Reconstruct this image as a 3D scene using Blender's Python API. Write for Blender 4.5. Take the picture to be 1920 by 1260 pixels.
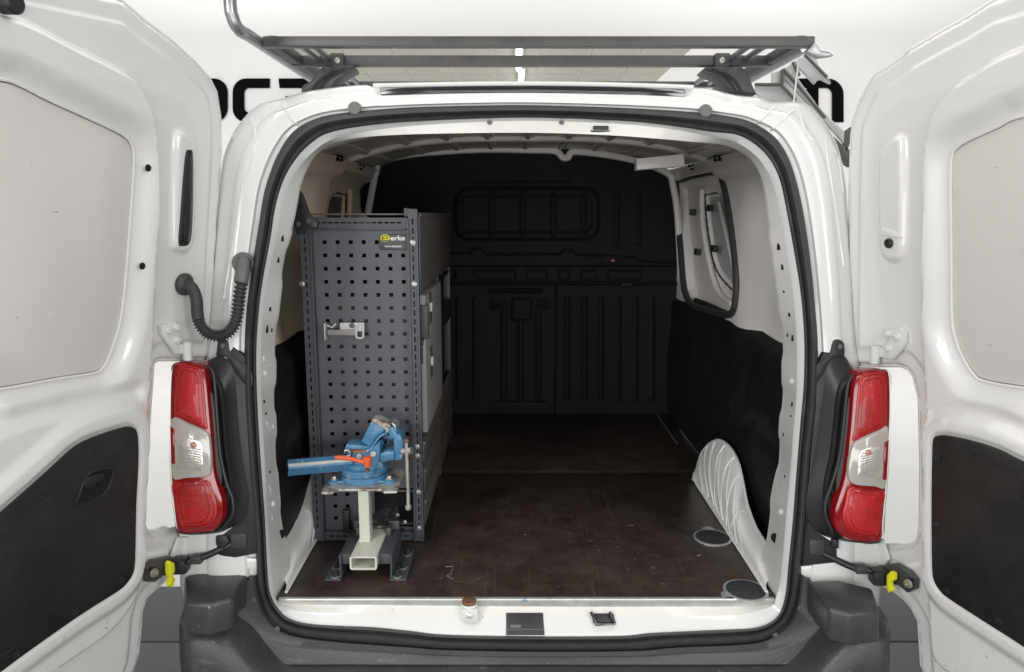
import bpy, bmesh, math, random
import numpy as np
from mathutils import Vector, Matrix
random.seed(7); rng = np.random.default_rng(7)
S = bpy.context.scene
for o in list(bpy.data.objects): bpy.data.objects.remove(o)

# ------------------------------------------------------------------ camera
PITCH = math.atan(230/1387.0); FOC = 1387.0
CP = np.array([-0.06, -1.77, 1.56])
cam_d = bpy.data.cameras.new('camera'); cam = bpy.data.objects.new('camera', cam_d)
S.collection.objects.link(cam); S.camera = cam
cam.location = CP; cam.rotation_euler = (math.pi/2-PITCH, 0, 0)
cam_d.sensor_width = 36; cam_d.lens = 36*FOC/1920; cam_d.clip_start = .02; cam_d.clip_end = 100
S.render.resolution_x = 1024; S.render.resolution_y = 672
# ------------------------------------------------------------------ world and lamps
w = bpy.data.worlds.new('World'); S.world = w; w.use_nodes = True
bg = w.node_tree.nodes['Background']; bg.inputs[0].default_value = (1, .995, .985, 1); bg.inputs[1].default_value = .42
S.view_settings.view_transform = 'Standard'; S.view_settings.look = 'None'
S.view_settings.exposure = 0; S.view_settings.gamma = 1
def area(name, loc, aim, sx, sy, power, col=(1, .99, .975)):
    d = bpy.data.lights.new(name, 'AREA'); d.shape = 'RECTANGLE'; d.size = sx; d.size_y = sy
    d.energy = power; d.color = col
    o = bpy.data.objects.new(name, d); S.collection.objects.link(o); o.location = loc
    o.rotation_euler = (Vector(aim)-Vector(loc)).to_track_quat('-Z', 'Y').to_euler()
    return o
area('ceiling_or_fill_light', (-1.5, -1.6, 3.3), (-1.3, -1.1, 0), .25, 3.0, 20)
area('ceiling_or_fill_light', (1.6, -1.9, 3.3), (1.2, -1.2, 0), .25, 3.0, 20)
area('ceiling_or_fill_light', (0.2, -4.2, 2.3), (0, 0.9, 1.2), 3.0, .8, 18)  # added frontal fill from behind the camera, not a ceiling lamp
area('ceiling_or_fill_light', (0, -3.9, .95), (0, 1.0, 1.75), 3.2, .8, 42)  # added low fill that lifts the underside of the roof
area('ceiling_or_fill_light', (-2.7, -3.5, 2.3), (.7, .8, 1.3), 1.3, 1.3, 90)  # added side fill reaching the right inner wall through the opening
area('ceiling_or_fill_light', (2.7, -3.5, 2.3), (-.7, .8, 1.3), 1.3, 1.3, 54)  # added weaker side fill for the left inner wall
area('ceiling_or_fill_light', (-4.2, 3.5, 4.25), (-3, 8.9, 1.5), 3, 2, 250)  # added to brighten the backdrop wall, left half
area('ceiling_or_fill_light', (4.2, 3.5, 4.25), (3, 8.9, 1.5), 3, 2, 250)  # added to brighten the backdrop wall, right half
area('ceiling_or_fill_light', (0, 1.0, 3.9), (0, 1.0, 0), 3.5, 3, 62)

# ------------------------------------------------------------------ materials
def nodes(m): return m.node_tree.nodes, m.node_tree.links
def mat(name, col, rough=.5, metal=0, coat=0, bump=0, bscale=60, var=0, vscale=6, spec=.5, trans=0, emis=None, var2=None):
    m = bpy.data.materials.new(name); m.use_nodes = True; N, L = nodes(m); b = N['Principled BSDF']
    b.inputs['Base Color'].default_value = (*col, 1); b.inputs['Roughness'].default_value = rough
    b.inputs['Metallic'].default_value = metal; b.inputs['Coat Weight'].default_value = coat
    b.inputs['Coat Roughness'].default_value = .06
    b.inputs['Specular IOR Level'].default_value = spec; b.inputs['Transmission Weight'].default_value = trans
    if emis: b.inputs['Emission Color'].default_value = (*emis[0], 1); b.inputs['Emission Strength'].default_value = emis[1]
    tc = N.new('ShaderNodeTexCoord')
    if bump:
        n = N.new('ShaderNodeTexNoise'); n.inputs['Scale'].default_value = bscale; n.inputs['Detail'].default_value = 4
        L.new(tc.outputs['Object'], n.inputs['Vector'])
        bp = N.new('ShaderNodeBump'); bp.inputs['Strength'].default_value = bump; bp.inputs['Distance'].default_value = .004
        L.new(n.outputs['Fac'], bp.inputs['Height']); L.new(bp.outputs[0], b.inputs['Normal'])
    if var:
        n = N.new('ShaderNodeTexNoise'); n.inputs['Scale'].default_value = vscale; n.inputs['Detail'].default_value = 7
        n.inputs['Roughness'].default_value = .65
        L.new(tc.outputs['Object'], n.inputs['Vector'])
        r = N.new('ShaderNodeValToRGB'); r.color_ramp.elements[0].position = .36; r.color_ramp.elements[1].position = .66
        c2 = var2 or tuple(min(1, c*(1+var)) for c in col); c1 = tuple(c*(1-var) for c in col) if not var2 else col
        r.color_ramp.elements[0].color = (*c1, 1); r.color_ramp.elements[1].color = (*c2, 1)
        L.new(n.outputs['Fac'], r.inputs[0]); L.new(r.outputs[0], b.inputs['Base Color'])
        mr = N.new('ShaderNodeMapRange'); mr.inputs[3].default_value = max(.03, rough-.1); mr.inputs[4].default_value = min(1, rough+.12)
        L.new(n.outputs['Fac'], mr.inputs[0]); L.new(mr.outputs[0], b.inputs['Roughness'])
    return m
def wear(m, col, scale=(8, 8, 8), lo=.62, hi=.66, zr=None, detail=8, rough=.7, size=1.0, dist=0):
    """mix a stain / chip colour over a material by thresholded noise, optionally only below a height"""
    N, L = nodes(m); b = N['Principled BSDF']; inp = b.inputs['Base Color']
    tc = N.new('ShaderNodeTexCoord'); mp = N.new('ShaderNodeMapping'); mp.inputs['Scale'].default_value = scale
    L.new(tc.outputs['Object'], mp.inputs[0])
    n = N.new('ShaderNodeTexNoise'); n.inputs['Scale'].default_value = size; n.inputs['Detail'].default_value = detail
    n.inputs['Roughness'].default_value = .7; n.inputs['Distortion'].default_value = dist
    L.new(mp.outputs[0], n.inputs['Vector'])
    mr = N.new('ShaderNodeMapRange'); mr.inputs[1].default_value = lo; mr.inputs[2].default_value = hi
    L.new(n.outputs['Fac'], mr.inputs[0]); fac = mr.outputs[0]
    if zr:
        sp = N.new('ShaderNodeSeparateXYZ'); L.new(tc.outputs['Object'], sp.inputs[0])
        m2 = N.new('ShaderNodeMapRange'); m2.inputs[1].default_value = zr[0]; m2.inputs[2].default_value = zr[1]
        m2.inputs[3].default_value = 1; m2.inputs[4].default_value = 0
        L.new(sp.outputs[2], m2.inputs[0])
        mu = N.new('ShaderNodeMath'); mu.operation = 'MULTIPLY'; L.new(fac, mu.inputs[0]); L.new(m2.outputs[0], mu.inputs[1]); fac = mu.outputs[0]
    mx = N.new('ShaderNodeMix'); mx.data_type = 'RGBA'; mx.inputs[7].default_value = (*col, 1)
    if inp.is_linked: L.new(inp.links[0].from_socket, mx.inputs[6])
    else: mx.inputs[6].default_value = inp.default_value[:]
    L.new(fac, mx.inputs[0]); L.new(mx.outputs[2], inp)
    return m
M = {}
M['paint'] = mat('white_paint', (.71, .735, .715), .3, coat=.8, bump=.02, bscale=5, var=.015, vscale=3)
M['door_paint'] = wear(wear(mat('door_paint', (.76, .75, .725), .32, coat=.8, bump=.025, bscale=4, var=.02, vscale=3),
                  (.16, .13, .09), (45, 45, 75), .635, .66, (.62, 1.0)), (.3, .27, .23), (3, 3, 3), .60, .9, (.5, .9), rough=.7)
M['skin'] = wear(mat('door_skin_paint', (.66, .645, .615), .5, bump=.05, bscale=3, var=.03, vscale=2), (.2, .18, .16), (22, 22, 80), .675, .70)
M['inner'] = wear(mat('inner_paint', (.90, .87, .825), .35, coat=.2, bump=.15, bscale=9, var=.04, vscale=4), (.22, .17, .1), (40, 40, 40), .64, .70, (.58, .85))
M['pillar'] = wear(mat('pillar_paint', (.72, .71, .67), .35, coat=.3, bump=.1, bscale=20, var=.03), (.22, .17, .1), (40, 40, 40), .64, .70, (.58, .85))
M['inner_dim'] = mat('dim_inner_paint', (.88, .73, .62), .45, bump=.1, bscale=8, var=.08, vscale=5)  # left inner wall: low light put into a browner base colour
M['roofin'] = mat('roof_underside', (.66, .63, .57), .3, metal=.0, bump=.2, bscale=20, var=.15, vscale=8)
M['arch'] = wear(mat('arch_paint', (.88, .875, .85), .4, bump=.1, bscale=30, var=.03), (.12, .09, .06), (90, 90, 90), .66, .68)
M['sill'] = wear(wear(mat('sill_paint', (.70, .71, .70), .35, coat=.3, bump=.05, var=.03, vscale=8), (.1, .1, .1), (25, 60, 60), .69, .71), (.15, .42, .40), (9, 60, 90), .64, .7, (.3, .6))
M['alu'] = wear(mat('aluminium', (.62, .62, .60), .35, metal=.6, bump=.1, var=.1, vscale=20), (.1, .33, .33), (22, 40, 40), .62, .68)
M['rubber'] = mat('rubber', (.043, .041, .041), .55, bump=.25, bscale=160, var=.15, vscale=30)
M['bulk'] = mat('bulkhead_plastic', (.0115, .0105, .0125), .65, spec=.25, bump=.25, bscale=220, var=.15, vscale=5)
M['lining'] = mat('black_lining', (.010, .010, .010), .6, spec=.35, bump=.3, bscale=200, var=.2, vscale=6)
M['trimpanel'] = wear(wear(mat('hardboard_black', (.017, .0155, .0145), .5, bump=.25, bscale=130, var=.35, vscale=7), (.06, .055, .05), (6, 6, 70), .64, .72), (.045, .04, .036), (3, 3, 3), .5, .9)
M['black'] = mat('black_plastic', (.018, .018, .019), .42, bump=.1, bscale=120, var=.15)
M['gloss'] = mat('gloss_black', (.02, .02, .022), .12, coat=.5)
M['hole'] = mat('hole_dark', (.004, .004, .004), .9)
M['bumper'] = wear(wear(mat('bumper_plastic', (.047, .049, .049), .36, bump=.22, bscale=240, var=.12, vscale=9), (.22, .2, .18), (8, 30, 30), .60, .84), (.35, .33, .3), (60, 90, 90), .66, .70)
M['steel'] = mat('dark_powder_coat', (.060, .065, .076), .42, bump=.12, bscale=180, var=.08, vscale=9)
M['board'] = wear(mat('pegboard_coat', (.078, .084, .098), .42, bump=.1, bscale=150, var=.06, vscale=5), (.2, .2, .21), (9, 9, 22), .66, .85)
M['tray'] = mat('brown_tray', (.13, .113, .103), .34, bump=.08, bscale=50, var=.15, vscale=4, coat=.2)
M['case'] = mat('grey_case', (.27, .25, .24), .5, bump=.1, bscale=90, var=.05)
M['cream'] = wear(mat('cream_paint', (.60, .60, .53), .4, bump=.1, var=.05), (.12, .1, .08), (38, 38, 38), .64, .68)
M['worn'] = wear(mat('worn_steel', (.42, .41, .38), .38, metal=.3, bump=.3, bscale=60, var=.15, vscale=12), (.16, .1, .06), (26, 26, 26), .5, .62)
M['blue'] = wear(wear(mat('blue_enamel', (.06, .19, .34), .38, coat=.25, bump=.25, bscale=90, var=.12, vscale=14), (.36, .37, .37), (30, 30, 30), .60, .63), (.035, .04, .05), (22, 22, 22), .58, .7)
M['steelb'] = mat('bright_steel', (.55, .52, .47), .35, metal=.7, bump=.2, bscale=70, var=.12, vscale=20)
M['rust'] = mat('rusty_steel', (.19, .1, .055), .6, metal=.3, bump=.4, bscale=80, var=.4, vscale=18)
M['runner'] = wear(mat('grimy_steel', (.05, .05, .05), .6, bump=.4, bscale=90, var=.3, vscale=30), (.25, .2, .15), (60, 60, 60), .58, .64)
M['orange'] = mat('orange_plastic', (.72, .115, .03), .42, bump=.2, bscale=100, var=.08)
M['yellow'] = mat('yellow_plastic', (.78, .76, .02), .4)
M['clip'] = mat('white_clip', (.6, .6, .58), .3, bump=.1)
M['rack'] = mat('rack_steel', (.062, .058, .056), .42, metal=.0, bump=.15, bscale=60, var=.15, vscale=14)
M['racktube'] = mat('rack_tube', (.36, .36, .37), .3, metal=.75, bump=.08, var=.1)
M['red'] = mat('red_lens', (.24, .002, .005), .12, coat=.6, bump=0)
M['redline'] = mat('dark_red_rib', (.16, .002, .004), .3)
M['redin'] = mat('red_reflector', (.46, .005, .008), .28, coat=.35, bump=.3, bscale=420, var=.25, vscale=9)
M['clear'] = mat('frosted_lens', (.46, .43, .40), .14, coat=1)
M['refl'] = mat('lamp_reflector', (.75, .73, .7), .25, metal=.6, bump=.35, bscale=90)
M['amber'] = mat('amber_bulb', (.5, .24, .13), .2, coat=.5)
M['plug'] = mat('grey_plug', (.13, .125, .12), .5)
M['grit'] = mat('grit_disc', (.008, .008, .010), .95, bump=1, bscale=420, var=.7, vscale=260, var2=(.11, .11, .12), spec=.15)
M['wall'] = mat('backdrop_paint', (.87, .862, .855), .9, bump=.08, bscale=40, var=.008, vscale=4)
M['floorw'] = wear(mat('studio_floor', (.9, .89, .87), .35, bump=.05, var=.02, vscale=2), (.4, .38, .33), (1.3, 5, 1), .66, .68)
M['letter'] = mat('letter_black', (.003, .003, .003), .9, spec=.1)
M['mat'] = mat('grey_floor_tile', (.085, .088, .096), .45, bump=.1, bscale=80, var=.06, vscale=3)
M['tile'] = mat('ceiling_tile', (.55, .54, .49), .8, bump=.1, var=.03, vscale=2)
M['tilegrey'] = mat('hall_ceiling_panel', (.3, .3, .29), .8, var=.05)
M['joint'] = mat('ceiling_rail', (.75, .74, .7), .6)
M['lampglow'] = mat('lamp_tube', (1, 1, 1), .5, emis=((1, .97, 1), 5))
M['slat'] = mat('slat_grey', (.5, .5, .5), .4, metal=.2, var=.05)
M['slatdark'] = mat('slat_dark_frame', (.09, .085, .08), .6)  # plain dark tone for slat edges, end pieces and floor joints
M['signp'] = mat('sign_plate', (.06, .06, .06), .4)
M['signy'] = mat('sign_yellow', (.62, .64, .02), .5)
M['signw'] = mat('sign_white', (.75, .75, .73), .5)
M['orangedot'] = mat('amber_dot', (.5, .12, .02), .4)
def plywood():
    m = mat('plywood_floor', (.032, .0205, .0175), .33, bump=.25, bscale=260, var=.45, vscale=11, var2=(.062, .046, .04)); N, L = nodes(m)
    for sc, rot, lo in (((1.6, 110, 1), .5, .69), ((110, 1.5, 1), .8, .69), ((130, 2, 1), -.45, .69), ((2, 150, 1), -.9, .69)):
        b = N['Principled BSDF']; inp = b.inputs['Base Color']
        tc = N.new('ShaderNodeTexCoord'); mp = N.new('ShaderNodeMapping'); mp.inputs['Scale'].default_value = sc; mp.inputs['Rotation'].default_value = (0, 0, rot)
        mp.vector_type = 'TEXTURE' if False else 'POINT'
        L.new(tc.outputs['Object'], mp.inputs[0]); n = N.new('ShaderNodeTexNoise'); n.inputs['Scale'].default_value = 1.3; n.inputs['Detail'].default_value = 3
        L.new(mp.outputs[0], n.inputs['Vector']); mr = N.new('ShaderNodeMapRange'); mr.inputs[1].default_value = lo; mr.inputs[2].default_value = lo+.02; mr.inputs[4].default_value = .2; n.inputs['Distortion'].default_value = .9
        L.new(n.outputs['Fac'], mr.inputs[0]); mx = N.new('ShaderNodeMix'); mx.data_type = 'RGBA'; mx.inputs[7].default_value = (.24, .19, .16, 1)
        L.new(inp.links[0].from_socket, mx.inputs[6]); L.new(mr.outputs[0], mx.inputs[0]); L.new(mx.outputs[2], inp)
    wear(m, (.13, .105, .09), (30, 30, 10), .60, .72, detail=12, dist=1.5)
    wear(m, (.34, .26, .16), (26, 34, 10), .665, .68)
    wear(m, (.075, .05, .03), (4, 4, 4), .55, .8)
    return m
M['ply'] = plywood()

# ------------------------------------------------------------------ projection helpers (a pixel of the photograph -> a point at a known place)
cp, sp_ = math.cos(PITCH), math.sin(PITCH)
FW = np.array([0, cp, -sp_]); UP = np.array([0, sp_, cp]); RT = np.array([1., 0, 0])
def ray(px, py): return FW + RT*((px-960)/FOC) + UP*((630-py)/FOC)
def onP(px, py, p0, n):
    d = ray(px, py); t = np.dot(np.asarray(p0)-CP, n)/np.dot(d, n); return CP+d*t
def onY(px, py, Y): return onP(px, py, (0, Y, 0), (0, 1, 0))
def onX(px, py, X): return onP(px, py, (X, 0, 0), (1, 0, 0))
def onZ(px, py, Z): return onP(px, py, (0, 0, Z), (0, 0, 1))
ZF = .58
RN = np.array([0, -1, .10]); RN = RN/np.linalg.norm(RN); RP = np.array([0, -.035, ZF])
def rear(px, py, d=0): return onP(px, py, RP+RN*d, RN)

def catmull(pts, n=6, closed=True):
    P = np.array(pts, float); k = len(P); out = []
    rngk = range(k) if closed else range(k-1)
    for i in rngk:
        if closed: a, b, c, d = P[i-1], P[i], P[(i+1) % k], P[(i+2) % k]
        else: a, b, c, d = P[max(i-1, 0)], P[i], P[i+1], P[min(i+2, k-1)]
        for j in range(n):
            t = j/n
            out.append(.5*((2*b)+(-a+c)*t+(2*a-5*b+4*c-d)*t*t+(-a+3*b-3*c+d)*t**3))
    if not closed: out.append(P[-1])
    return np.array(out)
def rrect(x0, y0, x1, y1, r, n=5):
    out = []
    for cx, cy, a0 in ((x1-r, y1-r, 0), (x0+r, y1-r, 90), (x0+r, y0+r, 180), (x1-r, y0+r, 270)):
        for i in range(n+1):
            a = math.radians(a0+90*i/n); out.append((cx+r*math.cos(a), cy+r*math.sin(a)))
    return out

# ------------------------------------------------------------------ object helpers
def link(o, parent=None):
    S.collection.objects.link(o)
    if parent is not None:
        o.parent = parent
        if parent.type == 'EMPTY': o.matrix_parent_inverse = Matrix.Translation(-Vector(parent.location))
    return o
def thing(name, label, cat, loc, group=None):
    o = bpy.data.objects.new(name, None); o.empty_display_size = .1; S.collection.objects.link(o); o.location = Vector([float(c) for c in loc])
    o['label'] = label; o['category'] = cat
    if group: o['group'] = group
    return o
def tag(o, label, cat, group=None):
    o['label'] = label; o['category'] = cat
    if group: o['group'] = group
    return o
def mk(name, V, F, m, parent=None, ang=35, recalc=True):
    me = bpy.data.meshes.new(name); me.from_pydata([tuple(map(float, v)) for v in V], [], [tuple(int(i) for i in f) for f in F])
    if recalc:
        bm = bmesh.new(); bm.from_mesh(me); bmesh.ops.remove_doubles(bm, verts=bm.verts, dist=1e-6); bmesh.ops.recalc_face_normals(bm, faces=bm.faces); bm.to_mesh(me); bm.free()
    me.polygons.foreach_set('use_smooth', [True]*len(me.polygons)); me.set_sharp_from_angle(angle=math.radians(ang))
    me.materials.append(M[m]); o = bpy.data.objects.new(name, me); return link(o, parent)
def structure(o): o['kind'] = 'structure'; return o
class B:
    def __init__(s): s.V = []; s.F = []
    def add(s, V, F):
        k = len(s.V); s.V += [tuple(v) for v in V]; s.F += [tuple(i+k for i in f) for f in F]
    def box(s, a, b, bev=.0, R=None, c=None):
        a = np.array(a, float); b = np.array(b, float); a, b = np.minimum(a, b), np.maximum(a, b)
        bm = bmesh.new(); bmesh.ops.create_cube(bm, size=1)
        sz = b-a; ce = (a+b)/2
        for v in bm.verts: v.co = Vector((v.co.x*sz[0], v.co.y*sz[1], v.co.z*sz[2]))
        bev = min(bev, min(sz)*.45)
        if bev > 0: bmesh.ops.bevel(bm, geom=list(bm.edges), offset=bev, segments=2, affect='EDGES', profile=.6)
        V = [np.array(v.co) for v in bm.verts]; bm.verts.index_update()
        F = [[v.index for v in f.verts] for f in bm.faces]; bm.free()
        if R is not None: V = [np.array(R @ Vector(v)) for v in V]
        s.add([v+ce for v in V], F); return s
    def tube(s, pts, r, seg=12, closed=False, caps=True, up=None):
        P = np.array(pts, float); n = len(P); rr = np.full(n, r) if np.isscalar(r) else np.array(r)
        T = np.roll(P, -1, 0)-np.roll(P, 1, 0)
        if not closed: T[0] = P[1]-P[0]; T[-1] = P[-1]-P[-2]
        T /= np.linalg.norm(T, axis=1)[:, None]+1e-12
        ref = np.array([0, 0, 1.]) if abs(T[0][2]) < .9 else np.array([1., 0, 0])
        u = np.cross(T[0], ref); u /= np.linalg.norm(u); V = []; F = []
        for i in range(n):
            u = u-T[i]*np.dot(u, T[i]); u /= np.linalg.norm(u); v = np.cross(T[i], u)
            for j in range(seg):
                a = 2*math.pi*j/seg; V.append(P[i]+(u*math.cos(a)+v*math.sin(a))*rr[i])
        m_ = n if closed else n-1
        for i in range(m_):
            for j in range(seg):
                a, b2 = i*seg+j, i*seg+(j+1) % seg; c, d = ((i+1) % n)*seg+(j+1) % seg, ((i+1) % n)*seg+j
                F.append((a, b2, c, d))
        if caps and not closed: F.append(tuple(range(seg))[::-1]); F.append(tuple((n-1)*seg+j for j in range(seg)))
        s.add(V, F); return s
    def lathe(s, prof, o, axis=(0, 0, 1), seg=32):
        """prof: list of (r, h) along axis from o"""
        A = np.array(axis, float); A /= np.linalg.norm(A); ref = np.array([0, 0, 1.]) if abs(A[2]) < .9 else np.array([1., 0, 0])
        u = np.cross(A, ref); u /= np.linalg.norm(u); v = np.cross(A, u); V = []; F = []; n = len(prof)
        for r, h in prof:
            for j in range(seg):
                a = 2*math.pi*j/seg; V.append(np.array(o)+A*h+(u*math.cos(a)+v*math.sin(a))*r)
        for i in range(n-1):
            for j in range(seg): F.append((i*seg+j, i*seg+(j+1) % seg, (i+1)*seg+(j+1) % seg, (i+1)*seg+j))
        F.append(tuple(range(seg))[::-1]); F.append(tuple((n-1)*seg+j for j in range(seg)))
        s.add(V, F); return s
    def plate(s, P3, n, t, bev=.002):
        """planar polygon P3 is the front face, n points to the viewer, body goes back by t"""
        P = np.array(P3, float); n = np.array(n, float); n /= np.linalg.norm(n); k = len(P)
        ref = np.array([0, 0, 1.]) if abs(n[2]) < .9 else np.array([0, 1., 0])
        u = np.cross(ref, n); u /= np.linalg.norm(u); v = np.cross(n, u)
        q = np.stack([(P-P[0]) @ u, (P-P[0]) @ v], 1)
        area_ = .5*np.sum(q[:, 0]*np.roll(q[:, 1], -1)-np.roll(q[:, 0], -1)*q[:, 1])
        if area_ < 0: P = P[::-1]; q = q[::-1]
        e = np.roll(q, -1, 0)-q; l = np.linalg.norm(e, axis=1)[:, None]+1e-9; e /= l
        nn = np.stack([-e[:, 1], e[:, 0]], 1); vn = nn+np.roll(nn, 1, 0)
        ln = np.linalg.norm(vn, axis=1)[:, None]+1e-9; vn = vn/ln; co = np.clip(np.sum(vn*nn, 1), .5, 1)[:, None]
        off = (vn[:, :1]*u+vn[:, 1:]*v)/co
        rows = [P-n*t, P-n*bev, P-n*bev*.3+off*bev*.3, P+off*bev] if bev > 0 else [P-n*t, P]
        V = np.concatenate(rows); F = []
        for r in range(len(rows)-1):
            for i in range(k): j = (i+1) % k; F.append((r*k+i, r*k+j, (r+1)*k+j, (r+1)*k+i))
        F.append(tuple(range(k))[::-1]); F.append(tuple((len(rows)-1)*k+i for i in range(k)))
        s.add(V, F); return s
    def build(s, name, m, parent=None, ang=35): return mk(name, s.V, s.F, m, parent, ang)
def plateP(name, px, fn, n, t, m, parent=None, bev=.002, sm=0):
    q = catmull(px, sm) if sm else px
    return B().plate([fn(*p) for p in q], n, t, bev).build(name, m, parent)
def ringloft(name, rows, m, parent=None, closed=True, ang=40):
    n = len(rows[0]); V = np.concatenate(rows); F = []
    for r in range(len(rows)-1):
        for i in range(n if closed else n-1):
            j = (i+1) % n; F.append((r*n+i, r*n+j, (r+1)*n+j, (r+1)*n+i))
    return mk(name, V, F, m, parent, ang)
def sdist(Q, poly):
    """signed distance, positive inside; Q (n,2), poly (k,2)"""
    A = np.array(poly, float); Bq = np.roll(A, -1, 0); d = np.full(len(Q), 1e9); ins = np.zeros(len(Q), bool); near = np.zeros_like(Q)
    for a, b in zip(A, Bq):
        ab = b-a; t = np.clip(((Q-a) @ ab)/(ab @ ab+1e-12), 0, 1); c = a+t[:, None]*ab; dd = np.hypot(*(Q-c).T)
        mm = dd < d; d[mm] = dd[mm]; near[mm] = c[mm]
        cond = (a[1] > Q[:, 1]) != (b[1] > Q[:, 1])
        xi = a[0]+(Q[:, 1]-a[1])*(b[0]-a[0])/((b[1]-a[1]) if abs(b[1]-a[1]) > 1e-12 else 1e-12)
        ins ^= cond & (Q[:, 0] < xi)
    return np.where(ins, d, -d), near
def sst(x, a, b): t = np.clip((x-a)/(b-a), 0, 1); return t*t*(3-2*t)
def segd(Q, pts):
    d = np.full(len(Q), 1e9)
    P = np.array(pts, float)
    for a, b in zip(P[:-1], P[1:]):
        ab = b-a; t = np.clip(((Q-a) @ ab)/(ab @ ab+1e-12), 0, 1); d = np.minimum(d, np.hypot(*(Q-(a+t[:, None]*ab)).T))
    return d
def relief(name, fr, outline, hfun, cell, m, parent, thick=.01, holes=(), hole_depth=None, ang=50):
    """pressed sheet: fr=(o,U,V,N), outline & holes in uv metres, hfun(Q)->height along N"""
    o, U, V_, N_ = fr; poly = np.array(outline); lo = poly.min(0)-cell; hi = poly.max(0)+cell
    xs = np.arange(lo[0], hi[0]+cell, cell); ys = np.arange(lo[1], hi[1]+cell, cell); nx, ny = len(xs), len(ys)
    X, Y = np.meshgrid(xs, ys); Q = np.stack([X.ravel(), Y.ravel()], 1)
    sd, near = sdist(Q, poly); keepv = sd > -cell*.45; snap = np.abs(sd) < cell*.5
    Q2 = Q.copy(); Q2[snap] = near[snap]
    for h in holes:
        s2, n2 = sdist(Q, h); keepv &= s2 < cell*.45; sn = np.abs(s2) < cell*.5; Q2[sn] = n2[sn]
    idx = np.arange(nx*ny).reshape(ny, nx)
    q = np.stack([idx[:-1, :-1], idx[:-1, 1:], idx[1:, 1:], idx[1:, :-1]], -1).reshape(-1, 4)
    q = q[keepv[q].all(1)]
    e = np.concatenate([q[:, [0, 1]], q[:, [1, 2]], q[:, [2, 3]], q[:, [3, 0]]]); key = np.sort(e, 1)
    kk = key[:, 0].astype(np.int64)*(nx*ny)+key[:, 1]; uq, inv, cnt = np.unique(kk, return_inverse=True, return_counts=True)
    be = e[cnt[inv] == 1]
    used = np.unique(q); mp = -np.ones(nx*ny, int); mp[used] = np.arange(len(used))
    Qu = Q2[used]; h = hfun(Qu); P = o+Qu[:, :1]*U+Qu[:, 1:]*V_+h[:, None]*N_
    F = [tuple(f) for f in mp[q]]
    bv = np.unique(be); bm_ = {int(v): len(used)+i for i, v in enumerate(bv)}
    Qb = Q2[bv]; Pb = o+Qb[:, :1]*U+Qb[:, 1:]*V_+(hfun(Qb)-thick)[:, None]*N_
    for a, b in be: F.append((mp[a], mp[b], bm_[int(b)], bm_[int(a)])[::-1])
    return mk(name, np.concatenate([P, Pb]), F, m, parent, ang)
def inst(me_obj, name, parent, loc, R=None):
    o = bpy.data.objects.new(name, me_obj.data); M4 = (R.to_4x4() if R is not None else Matrix.Identity(4)); M4.translation = Vector([float(c) for c in loc])
    link(o, parent); o.matrix_basis = M4; return o
def protoR(n):
    """rotation taking +Z to n"""
    return Vector([float(c) for c in n]).to_track_quat('Z', 'Y').to_matrix()
_cache = {}
def stamp(key, fn, name, m, parent, loc, n=(0, 0, 1), R=None):
    if key not in _cache:
        o = fn().build(name, m, None); _cache[key] = o.data; bpy.data.objects.remove(o)
    o = bpy.data.objects.new(name, _cache[key]); R = R or protoR(n); M4 = R.to_4x4(); M4.translation = Vector([float(c) for c in loc])
    link(o, parent); o.matrix_basis = M4; return o
def bolt_b(r=.006, h=.004):
    return lambda: B().lathe([(r*1.25, 0), (r*1.25, h*.25), (r, h*.3), (r, h), (r*.75, h*1.15), (r*.45, h*1.15), (r*.4, h*.6)], (0, 0, 0), seg=12)
def screwcap(r): return lambda: B().lathe([(r, -.001), (r, .0012), (r*.8, .002), (r*.35, .002), (r*.25, .0008)], (0, 0, 0), seg=16)
def disc(r, h=.002): return lambda: B().lathe([(r, -.001), (r, h*.6), (r*.9, h)], (0, 0, 0), seg=20)

# ================================================================== studio
structure(mk('white_floor', [(-14, -9, 0), (14, -9, 0), (14, 9.2, 0), (-14, 9.2, 0)], [(0, 1, 2, 3)], 'floorw'))
b = B(); b.box((-14, 9.0, -.1), (14, 9.2, 7)); structure(b.build('backdrop_wall', 'wall'))
tiles = structure(mk('grey_floor', [(-6, -6, .002), (6, -6, .002), (6, 1.12, .002), (-6, 1.12, .002)], [(0, 1, 2, 3)], 'slatdark'))
for y0, y1 in ((.714, 1.11), (-.29, .70), (-1.3, -.304), (-2.4, -1.314), (-3.6, -2.414)):
    B().box((-6, y0, .004), (6, y1, .022), .004).build('floor_tile', 'mat', tiles)

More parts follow.
